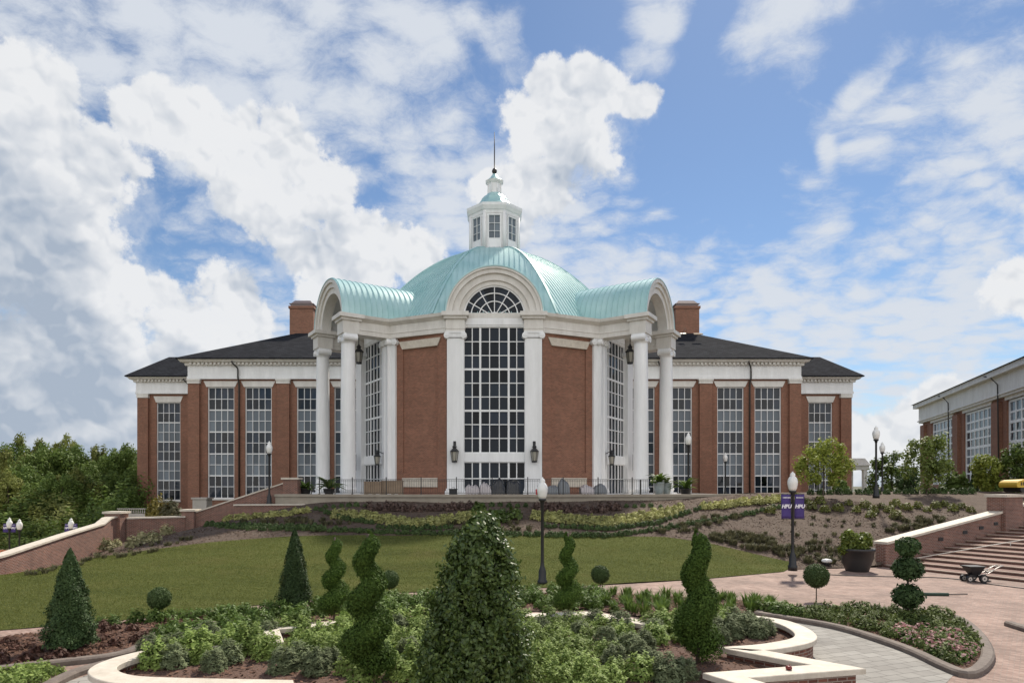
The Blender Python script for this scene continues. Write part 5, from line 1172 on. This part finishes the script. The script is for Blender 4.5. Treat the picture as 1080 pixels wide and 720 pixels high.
def banners(t, px, d, y0, y1, w, xo=.08):
    x, y, _ = at(px, y0, d); z1, z0 = at(px, y0, d)[2], at(px, y1, d)[2]
    for s in (-1, 1):
        a, c = x+s*xo, x+s*(xo+w); m = MB(); k = 8; vs = []; fs = []
        for i in range(k+1):
            for j in range(5):
                u = j/4; vs.append((a+(c-a)*u, y-.01+.02*math.sin(u*5+i*.5+s), z0+(z1-z0)*i/k))
        for i in range(k):
            for j in range(4): fs.append((i*5+j, i*5+j+1, i*5+6+j, i*5+5+j))
        m.add(vs, fs, 0, True); bo = m.build('banner', PURPLE, t, recalc=False)
        md = bo.modifiers.new('thick', 'SOLIDIFY'); md.thickness = .008
        H_ = z1-z0; cx = (a+c)/2; g = MB()
        for (q0, q1, zz, hh) in ((-.36, .36, .84, .05), (-.30, .30, .22, .045), (-.34, .34, .14, .035)):       # small print lines, too small to read
            k = -.36
            while q0 <= k < q1-.05:
                ww = random.uniform(.05, .12); g.box(cx+k*w, cx+(k+ww)*w, y-.046, y-.042, z0+zz*H_, z0+(zz+hh)*H_); k += ww+.04
        g.build('small_print', PRINT, bo); textmesh('HPU', w*.50, (cx, y-.05, z0+.5*H_), bo, 'emblem')
        g = MB(); g.tube([(x, y, z1+.02), (c, y, z1+.02)], .014, 6); g.tube([(x, y, z0-.02), (c, y, z0-.02)], .014, 6); g.build('banner_arm', BLACK, t)
banners(lb, 836, 29, 521, 546.5, .44)
for (px, pt, lab, bn) in [(10, 545.5, 'distant lamp post with purple banners at the left edge', 1), (20.5, 547, 'distant plain lamp post close to the bannered one at the left edge', 0), (75, 546, 'distant bannered lamp post half hidden by the left garden wall', 1)]:
    t = lamp(px, pt, 52, at(px, 512, 52)[2]-6.9, lab)
    if bn: banners(t, px, 52, 552, 561, .42)

# ------------------------------------------------------------------ lanterns
def lantern_body(m, g, c, s):
    """black cage with glass; c = bottom centre, s = height"""
    x, y, z = c; m.lathe([(.02*s, 0), (.14*s, .02*s), (.14*s, .09*s), (.12*s, .1*s)], c, 6, smooth=False); m.lathe([(.22*s, .55*s), (.23*s, .58*s), (.16*s, .66*s), (.09*s, .74*s), (.09*s, .78*s), (.13*s, .8*s), (.06*s, .88*s), (.02*s, .96*s), (.015*s, 1.0*s)], c, 6, smooth=False)
    for k in range(6):
        a = 2*PI*k/6; m.tube([(x+.13*s*math.cos(a), y+.13*s*math.sin(a), z+.08*s), (x+.2*s*math.cos(a), y+.2*s*math.sin(a), z+.57*s)], .012*s, 4)
    g.lathe([(.115*s, .09*s), (.185*s, .56*s)], c, 6, smooth=False)
for s in (-1, 1):
    sd = 'left' if s < 0 else 'right'
    x, y = s*(12.77-.848*2), 51.57+.53*2; m, g = MB(), MB(); lantern_body(m, g, (x, y, 13.9), 1.75); m.tube([(x, y, 15.6), (x, y, 19.8)], .03, 6)
    t = thing('hanging_lantern', f'large black lantern hanging under the {sd} porch arch', 'lantern', (x, y, 13.9)); m.build('cage', BLACK, t); g.build('glass', LGLASS, t)
    x, y = s*2.95, 47.55; m, g = MB(), MB(); lantern_body(m, g, (x, y, 5.7), 1.45); m.tube([(x, y, 6.9), (x, 47.75, 7.25), (x, 47.84, 6.9)], .03, 6); m.box(x-.1, x+.1, 47.78, 47.84, 6.4, 7.3)
    t = thing('wall_lantern', f'black wall lantern on the {sd} pilaster of the front portal', 'lantern', (x, 47.8, 5.7)); m.build('cage', BLACK, t); g.build('glass', LGLASS, t)
    for (q, nm) in (((9.0, 50.95), 'front'), ((12.2, 55.2), 'rear')):
        x, y = s*q[0]+s*.0, q[1]; m, g = MB(), MB(); lantern_body(m, g, (x+s*.25, y-.1, 5.6), 1.25); m.box(x-s*.32-.05, x-s*.32+.05, y-.2, y, 5.3, 6.7); m.tube([(x-s*.3, y-.1, 6.5), (x+s*.25, y-.1, 6.75)], .03, 6)
        t = thing('wall_lantern', f'black bracket lantern on the {nm} corner pilaster inside the {sd} porch', 'lantern', (x, y, 5.6)); m.build('cage', BLACK, t); g.build('glass', LGLASS, t)

# ------------------------------------------------------------------ things on the terrace
CARD = mat('plywood', (.26, .19, .13), .85, build=noise_col((.22, .16, .11), (.30, .22, .15), 2, 6))
TARP = mat('black_tarp', (.014, .015, .018), .22); GREYT = mat('grey_tarp', (.16, .17, .18), .5); PALEP = mat('shrink_wrap', (.42, .38, .38), .35)
def crate(px0, px1, py0, d, label, mm=CARD, depth=.9, zb=3.3):
    x0, y, zt = at(px0, py0, d); x1 = at(px1, py0, d)[0]
    t = thing('wooden_crate', label, 'crate', ((x0+x1)/2, y, zb)); m = MB(); m.box(x0+.02, x1-.02, y+.02, y+depth-.02, zb+.14, zt-.05); m.build('body', mm, t)
    m = MB(); w = .07
    for z in (zb+.15, zt-.12): m.box(x0, x1, y-.01, y+.018, z, z+.1)
    for i in range(4): q = x0+(x1-x0-w)*i/3; m.box(q, q+w, y-.022, y-.012, zb+.12, zt-.02)
    m.box(x0-.02, x1+.02, y, y+depth, zt-.05, zt); m.build('battens', CARD, t)
    m = MB()
    for i in range(3): q = x0+(x1-x0-.12)*i/2; m.box(q, q+.12, y, y+depth, zb, zb+.12)
    m.box(x0, x1, y, y+depth, zb+.12, zb+.139); m.build('pallet', CARD, t)
crate(384, 402, 507.5, 45.5, 'tan wooden crate left of the brick panel, the left one of a pair'); crate(402.5, 424, 506.5, 45.7, 'longer tan wooden crate beside the brick panel railing')
def covered(px0, px1, py0, d, mm, label, lumps, name='covered_stack'):
    """furniture under a sheet: a draped lumpy cover over a low pallet"""
    x0, y, zt = at(px0, py0, d); x1 = at(px1, py0, d)[0]; zb = 3.3; n = 28; vs = []; fs = []; ph = random.uniform(0, 6)
    for j in range(n+1):
        for i in range(n+1):
            u, v = i/n*2-1, j/n*2-1; e = max(abs(u), abs(v)); us = u*.94+.06*math.sin(ph); top = (max(0, 1-abs(us)**3.2)*max(0, 1-abs(v)**4))**.3*(.93+.07*math.sin(3.1*u+ph*2))
            hh = (zt-zb-.12)*top*(.93+.07*math.cos(u*PI*lumps+ph)*math.cos(v*2+ph))+.035*math.sin(9*u+4*v+ph)*top+.02*math.sin(17*u-6*v)*top
            sx = 1+.05*math.sin(8*v+ph)*(e > .8)
            vs.append(((x0+x1)/2+(x1-x0)/2*u*sx, y+.6+.6*v, zb+.12+max(hh, 0)+.02*math.sin(13*u+ph)))
    for j in range(n):
        for i in range(n): fs.append((j*(n+1)+i, j*(n+1)+i+1, (j+1)*(n+1)+i+1, (j+1)*(n+1)+i))
    t = thing(name, label, 'covered load', ((x0+x1)/2, y+.6, zb)); m = MB(); m.add(vs, fs, 0, True); m.build('cover', mm, t, recalc=False)
    m = MB()
    for i in range(3): q = x0+(x1-x0-.12)*i/2; m.box(q, q+.12, y+.05, y+1.15, zb, zb+.1)
    m.box(x0, x1, y+.05, y+1.15, zb+.1, zb+.118); m.build('pallet', CARD, t)
covered(519, 533, 503.5, 45.2, TARP, 'left black plastic covered heap in front of the entrance', 1); covered(533.5, 548, 503, 45.3, TARP, 'right black plastic covered heap in front of the entrance', 1)
covered(491, 505, 510, 45, PALEP, 'pinkish wrapped pallet left of the black covered heaps', 1); covered(505, 518, 508.5, 45.2, PALEP, 'taller pinkish wrapped pallet touching the black covered heap', 1)
covered(577, 589, 510.5, 45.4, GREYT, 'low dark grey covered heap right of the entrance', 1); covered(589, 601, 504, 45.6, GREYT, 'tall grey covered chair stack right of the entrance', 1)
covered(613, 627, 510.5, 45.8, PALEP, 'pale wrapped bundle before the right brick panel', 2); covered(627, 640, 509.5, 46, GREYT, 'grey wrapped bundle by the right corner pilaster', 1)
x, y, z = at(568, 514, 45.4); RED = mat('red_plastic', (.45, .02, .03), .4)
t = thing('fuel_can', 'small red fuel can left of the grey covered heap', 'can', (x, y, 3.3)); m = MB(); m.hexa([(x-.2, y-.15, 3.3), (x+.2, y-.15, 3.3), (x+.2, y+.15, 3.3), (x-.2, y+.15, 3.3)], [(x-.2, y-.15, 3.75), (x+.12, y-.13, 3.85), (x+.12, y+.13, 3.85), (x-.2, y+.15, 3.75)]); m.build('body', RED, t); m = MB(); m.tube([(x-.1, y, 3.78), (x-.05, y, 3.95), (x+.1, y, 3.95), (x+.1, y, 3.84)], .025, 6); m.build('handle', RED, t)
x, y, z = at(478, 515, 45.2); t = thing('tool_box', 'small black box by the left pilaster of the entrance', 'box', (x, y, 3.3)); m = MB(); m.box(x-.28, x+.28, y-.15, y+.15, 3.3, 3.72); m.build('body', BLACK, t); m = MB(); m.box(x-.3, x+.3, y-.17, y+.17, 3.722, 3.8); m.build('lid', BLACK, t); m = MB(); m.tube([(x-.12, y, 3.8), (x-.1, y, 3.88), (x+.1, y, 3.88), (x+.12, y, 3.8)], .015, 6); m.build('handle', BLACK, t)
POT = mat('glazed_pot', (.30, .34, .34), .3, build=noise_col((.24, .28, .28), (.36, .40, .40), 3)); POTB = mat('black_pot', (.022, .020, .020), .5)
def frondmesh(n, L_, w, m, arch=.6, segs=5):
    b = MB()
    for i in range(n):
        a = random.uniform(0, 6.28); el = random.uniform(.35, 1.3); l = L_*random.uniform(.7, 1.1); d = Vector((math.cos(a), math.sin(a), 0)); t = Vector((-d.y, d.x, 0)); vs = []; fs = []; p = Vector((0, 0, 0)); e = el
        for k in range(segs+1):
            ww = w*math.sin(PI*(.12+.86*k/segs))*.5+.004; vs += [p-t*ww+Vector((0, 0, ww*.4)), p, p+t*ww+Vector((0, 0, ww*.4))]; p = p+(d*math.cos(e)+Vector((0, 0, math.sin(e))))*(l/segs); e -= arch/segs*2
        for k in range(segs): fs += [(k*3, k*3+1, k*3+4, k*3+3), (k*3+1, k*3+2, k*3+5, k*3+4)]
        b.add(vs, fs, 0, True)
    me = bpy.data.meshes.new('fronds'); me.from_pydata(b.v, [], b.f); me.materials.append(m); return me
PALM = leafmat('palm_leaf', (.07, .12, .02), (.20, .28, .06), .4, .35)
def potted(px, pb, d, pot_r, pot_h, L_, w, n, label, mat_leaf, potm, zb=3.3):
    x, y, z = at(px, pb, d); t = thing('potted_plant', label, 'plant', (x, y, zb))
    m = MB(); m.lathe([(pot_r*.62, 0), (pot_r*.9, pot_h*.5), (pot_r, pot_h*.9), (pot_r*1.08, pot_h*.92), (pot_r*1.08, pot_h), (pot_r*.95, pot_h), (pot_r*.9, pot_h*.9)], (x, y, zb), 20); m.build('pot', potm, t)
    o = obj('fronds', frondmesh(n, L_, w, mat_leaf), t); o.location = (0, 0, pot_h*.88)
potted(695, 519, 46, .38, .95, 1.15, .28, 30, 'palm in a grey glazed pot at the right end of the terrace', PALM, POT); 
potted(703, 519, 46.4, .36, .9, .8, .2, 14, 'second grey glazed pot beside the potted palm with pale leaves', SAGE, POT)
potted(723, 521, 46, .4, .5, 1.3, .3, 22, 'broad leaved plant in a dark pot right of the glazed pots', MID, POTB); potted(347, 521, 46.2, .4, .5, 1.5, .3, 26, 'tall bright palm in a dark pot at the left porch', PALM, POTB)
potted(322, 522, 47, .4, .5, 1.0, .22, 36, 'bushy dark plant in a dark pot beside the left brick pier', MID, POTB)

# ------------------------------------------------------------------ plaza things
x, y = gp(904, 602, 0); t = thing('urn_planter', 'big dark round planter with yellow green shrubs by the stair wall', 'planter', (x, y, 0)); s = FPX/y
m = MB(); m.lathe([(.48, 0), (.5, .06), (.66, .55), (.72, .95), (.76, .97), (.76, 1.08), (.68, 1.08), (.64, .95)], (x, y, 0), 28); m.build('pot', POTB, t)
GOLD = MATS['golden_leaf']
for (dx, dy, dz, r, n) in ((-.35, 0, 1.5, .38, 420), (.38, .1, 1.45, .38, 420), (0, .1, 1.15, .6, 700), (-.65, -.1, 1.02, .26, 220), (.05, -.2, 1.3, .36, 350), (-.4, 0, 1.75, .22, 160)):
    d_ = sph(n); C = d_*(r*RNG.uniform(.6, 1.05, n))[:, None]+np.array((dx, dy, dz)); obj('foliage', leafmesh('foliage', C, d_, .1, leafmat('urn_leaf', (.06, .10, .012), (.24, .28, .05), .5, .3), 1.7), t)
x, y, z = hit(872, 596, 20, 50); t = thing('ground_light', 'small white round flood light at the lawn corner', 'light', (x, y, z)); m = MB(); m.lathe([(.20, .14), (.24, .18), (.24, .24), (.18, .30), (.06, .32)], (x, y, z), 18); m.build('head', GLOBE, t); m = MB(); m.lathe([(.12, -.05), (.1, .18)], (x, y, z), 10); m.build('base', BLACK, t)
# walk-behind spreader
x, y = gp(1027, 613, 0); s = 1.0; t = thing('spreader', 'black wheeled walk behind spreader with silver handles in front of the stairs', 'machine', (x, y, 0)); SIL = mat('silver_frame', (.55, .52, .48), .35, .5)
m = MB(); m.hexa([(x-.18, y-.18, .38), (x+.2, y-.18, .38), (x+.2, y+.18, .38), (x-.18, y+.18, .38)], [(x-.42, y-.32, .78), (x+.36, y-.32, .78), (x+.36, y+.32, .78), (x-.42, y+.32, .78)]); m.box(x-.46, x+.4, y-.36, y+.36, .78, .83); m.box(x-.3, x+.3, y-.15, y+.15, .24, .38); m.build('hopper', BLACK, t)
def wheel(cx, cy, r, w, parent):
    F = Fr((cx, cy), (1, 0), (0, -1)); n = 20
    def disc(m, r0, r1, b0, b1):
        vs = []; fs = []
        for k in range(n):
            a = 2*PI*k/n
            for (rr, bb) in ((r0, b0), (r1, b0), (r1, b1), (r0, b1)): vs.append(F.p(rr*math.cos(a), bb, r+rr*math.sin(a)))
        for k in range(n):
            for q in range(4): fs.append((k*4+q, k*4+(q+1) % 4, ((k+1) % n)*4+(q+1) % 4, ((k+1) % n)*4+q))
        m.add(vs, fs)
    m = MB(); disc(m, r*.58, r, -w/2, w/2); wo = m.build('wheel', BLACK, parent); m = MB(); disc(m, r*.18, r*.6, -w*.35, w*.52); m.build('rim', SIL, wo); m = MB(); disc(m, .005, r*.19, -w*.3, w*.56); m.build('hub', BLACK, wo)
wheel(x+.22, y-.4, .21, .14, t); wheel(x+.22, y+.4, .21, .14, t); wheel(x-.38, y-.22, .17, .12, t); wheel(x-.38, y+.22, .17, .12, t)
m = MB()
for q in (-.2, .2): m.tube([(x+.1, y+q, .35), (x+.6, y+q, .45), (x+1.15, y+q, .78), (x+1.38, y+q, .86)], .022, 6); m.tube([(x+.3, y+q, .5), (x+.95, y+q, .66)], .016, 6)
for xx, zz in ((1.15, .78), (.75, .56), (1.38, .86)): m.tube([(x+xx, y-.2, zz), (x+xx, y+.2, zz)], .018, 6)
m.tube([(x+.75, y-.2, .58), (x+.8, y-.2, .82), (x+.95, y-.2, .86)], .014, 6); m.build('handle', SIL, t)
m = MB(); m.box(x+.5, x+.8, y-.16, y+.16, .03, .08); m.tube([(x+.65, y, .08), (x+.6, y, .42)], .02, 6); m.build('stand', BLACK, t); t.scale = (.8, .8, .8)
x, y = gp(985, 628, 0); t = thing('green_tube', 'dark green roll with a thin pole lying on the pavers', 'roll', (x, y, 0)); m = MB(); m.tube([(x-.5, y+.05, .06), (x+.5, y-.03, .06)], .06, 10); m.build('roll', mat('green_cloth', (.02, .045, .03), .7), t); m = MB(); m.tube([(x+.5, y, .06), (x+1.4, y+.25, .03)], .018, 6); m.build('pole', BLACK, t)
m = MB(); p = [gp(870, 606, 0), gp(905, 607.5, 0), gp(950, 608.5, 0), gp(1000, 610, 0), gp(1050, 617, 0), gp(1100, 623, 0)]; m.tube([(q[0], q[1], .025) for q in smooth(p, 6)], .02, 6); tag(m.build('garden_hose', BLACK), 'thin dark hose lying across the pavers before the stairs', 'hose')
x, y = gp(832, 706, .53); m = MB(); m.lathe([(.02, 0), (.055, .015), (.06, .05), (.045, .075), (.02, .08)], (x, y, .53), 12); m.tube([(x, y, .6), (x+.02, y, .64)], .008, 5); tag(m.build('red_fruit', mat('dark_red', (.16, .015, .012), .4)), 'small dark red ball resting on the cream coping at right', 'ball')
# yellow machine on the upper right
x, y, z = at(1080, 517.5, 43.5); YEL = mat('machine_yellow', (.55, .36, .035), .45); t = thing('excavator', 'yellow construction machine parked on the upper slope at the right edge', 'machine', (x, y, z-.1)); zb = z-.1
prof_ = [(-1.05, .34), (-1.12, .5), (-1.08, .66), (-.95, .78), (-.7, .85), (.2, .90), (1.2, .94), (1.9, .95), (1.9, .34)]; m = MB(); nn_ = len(prof_)
m.add([(x+px_, y-.78, zb+pz_) for px_, pz_ in prof_]+[(x+px_, y+.78, zb+pz_) for px_, pz_ in prof_], [tuple(range(nn_)), tuple(range(nn_, 2*nn_))[::-1]]+[(i, (i+1) % nn_, nn_+(i+1) % nn_, nn_+i) for i in range(nn_)]); m.build('body', YEL, t)
m = MB()
for q in range(4): m.box(x-.85+.13*q, x-.79+.13*q, y-.80, y-.776, zb+.48, zb+.7)
m.build('grille', BLACK, t); m = MB(); m.tube([(x-.2, y-.3, zb+.88), (x-.2, y-.3, zb+1.2)], .05, 8); m.build('exhaust', BLACK, t)
for q in (-.6, .6): m = MB(); m.tube([(x-.6, y+q-.14, zb+.24), (x-.6, y+q+.14, zb+.24)], .24, 16, smooth=False); m.tube([(x+1.3, y+q-.14, zb+.24), (x+1.3, y+q+.14, zb+.24)], .24, 16, smooth=False); m.box(x-.6, x+1.3, y+q-.13, y+q+.13, zb+.02, zb+.46); m.build('track', BLACK, t)
m = MB(); m.box(x+.1, x+.95, y-.83, y-.76, zb+.62, zb+.78); m.build('side_panel', PRINT, t)
# orange barrier and left details
OR = mat('orange_plastic', (.55, .13, .05), .6); x, y, z = at(13, 580, 56); t = thing('safety_fence', 'orange construction fence on sandy ground at the far left', 'fence', (x, y, -2.7)); m = MB()
for k in range(10): m.box(x-1.1+.22*k, x-1.02+.22*k, y, y+.02, -2.6, -1.6)
for q in range(5): m.box(x-1.15, x+1.15, y-.012, y-.002, -2.55+.22*q, -2.47+.22*q)
m.build('mesh_panel', OR, t)
for q in (-1.15, 0, 1.15): m = MB(); m.box(x+q-.03, x+q+.03, y+.03, y+.09, -2.9, -1.5); m.build('post', BLACK, t)
# white balustrade near the left wing
x0, y, z = at(124, 541, 60); x1 = at(154, 541, 60)[0]; t = thing('white_balustrade', 'low white balustrade behind the left pier beside the wing', 'balustrade', (x0, y, z)); m = MB(); m.box(x0, x1, y-.12, y+.12, z-.6, z-.02); m.build('base', CONC, t); m = MB(); m.box(x0, x1, y-.1, y+.1, z+.38, z+.46); m.build('rail', CONC, t); m = MB(); k = 0
while x0+.12+k*.2 < x1: m.lathe([(.04, 0), (.06, .12), (.03, .26), (.04, .39)], (x0+.12+k*.2, y, z), 8); k += 1
m.build('balusters', CONC, t)
# worker's boards on the right roof
t = thing('roof_boards', 'pale boards and tools left on the right wing roof beside the chimney', 'boards', at(728, 352, 76)); zz = at(728, 352, 76)[2]
m = MB(); x, y, z = at(737, 353, 74); m.hexa([(x-.5, y, z), (x+.5, y, z), (x+.5, y+.5, z+.22), (x-.5, y+.5, z+.22)], [(x-.5, y-.02, z+.1), (x+.5, y-.02, z+.1), (x+.5, y+.48, z+.32), (x-.5, y+.48, z+.32)]); m.build('board', CARD, t)
x, y, z = at(722, 353, 74); m = MB(); m.hexa([(x-.4, y, z), (x+.2, y, z), (x+.2, y+.5, z+.22), (x-.4, y+.5, z+.22)], [(x-.4, y-.02, z+.12), (x+.2, y-.02, z+.14), (x+.2, y+.48, z+.34), (x-.4, y+.48, z+.32)]); m.tube([(x-.3, y, z+.1), (x+.1, y, z+.8), (x+.3, y, z+.2)], .03, 5); m.build('tool_bag', BLACK, t)

# ------------------------------------------------------------------ white pavilion and far right building
x0, y, _ = at(884, 512, 88); x1 = at(917, 512, 88)[0]; zb = at(900, 520, 88)[2]; k = 88/FPX
t = thing('white_pavilion', 'small white columned pavilion beyond the right end of the hall', 'pavilion', ((x0+x1)/2, y, zb)); z1, z2, z3 = at(900, 495, 88)[2], at(900, 490, 88)[2], at(900, 483, 88)[2]
for q in (x0+.2, x0+1.6, x1-.55):
    m = MB(); m.box(q-.24, q+.24, y, y+.48, zb-1, z1-.1); m.box(q-.32, q+.32, y-.06, y+.54, z1-.1, z1); m.box(q-.32, q+.32, y-.06, y+.54, zb-1, zb+.25); m.build('column', WHITE, t)
for q in (x0+.2, x1-.55): m = MB(); m.box(q-.22, q+.22, y+3.4, y+3.84, zb-1, z1); m.build('column', WHITE, t)
m = MB(); m.box(x0-.2, x1-.1, y-.12, y+4, z1+.002, z2-.1); m.box(x0-.5, x1+.2, y-.4, y+4.3, z2-.1, z2+.05); m.build('entablature', WHITE, t)
m = MB(); m.hexa([(x0-.3, y-.2, z2+.052), (x1, y-.2, z2+.052), (x1, y+4.1, z2+.052), (x0-.3, y+4.1, z2+.052)], [(x0-.3, y+.2, z3), (x1-.5, y+.2, z3), (x1-.8, y+3.5, z3), (x0+.2, y+3.5, z3)]); m.build('roof', CREAM, t)
fb = thing('far_building', 'distant red brick building with tall windows at the right edge', 'building', (70, 105, 2)); cor = Vector((73.1, 110)); fd = Vector((-13.6, -37.7)).normalized()
FB = Fr(cor, fd); FB.n = FB.n if FB.n.x < 0 else -FB.n; ez = 18.0
bays = [(4.9, 15.6), (20.2, 30.2), (35, 45)]
def fbay(px, z): pass
mh = brickface(FB, 0, 48, 0, 14.6, [(a, c, 4.2, 14.2) for a, c in bays], back=.8); mh.fbox(FB, 0, 48, -26, -.9, 0, 14.6); mh.build('wall', BRICK, fb)
for (a, c) in bays:
    window(FB, a, c, 4.2, 14.2, -.3, 6, 8, fb, 2, spand=True, bar=.22, thick=.34, edge=.3)
    m = MB(); m.fbox(FB, a-.3, c+.3, -.2, .1, 14.2, 14.62); m.build('lintel', CREAM, fb)
for a in (1.2, 17.9, 32.6, 46.8): m = MB(); m.fbox(FB, a-1.1, a+1.1, -.1, .45, 0, 14.2); m.build('pilaster', BRICK, fb)
m = MB(); m.fbox(FB, -.5, 48, -26, .5, 14.62, 17.2); m.fbox(FB, -.7, 48, -26, .7, 14.9, 15.05); m.build('frieze', CREAM, fb)
m = MB(); m.fbox(FB, -1.2, 48, -26.5, 1.2, 17.2, 17.9); m.build('cornice', CREAM, fb)
m = MB(); r = [FB.p(-1.5, 1.5, 17.902), FB.p(49, 1.5, 17.902), FB.p(49, -26.8, 17.902), FB.p(-1.5, -26.8, 17.902)]; q = [FB.p(11, -12.5, 24), FB.p(49, -12.5, 24)]; m.add(r+q, [(3, 2, 1, 0), (0, 1, 5, 4), (2, 3, 4, 5), (1, 2, 5), (3, 0, 4)]); m.build('roof', SLATE, fb)
for a in (15.9, 34.4): m = MB(); m.tube([FB.p(a-2.5, 1.3, 17.6), FB.p(a-1.2, 1.0, 17.2), FB.p(a, .7, 16.2), FB.p(a, .55, 3)], .08, 6); m.build('downspout', DARKM, fb)
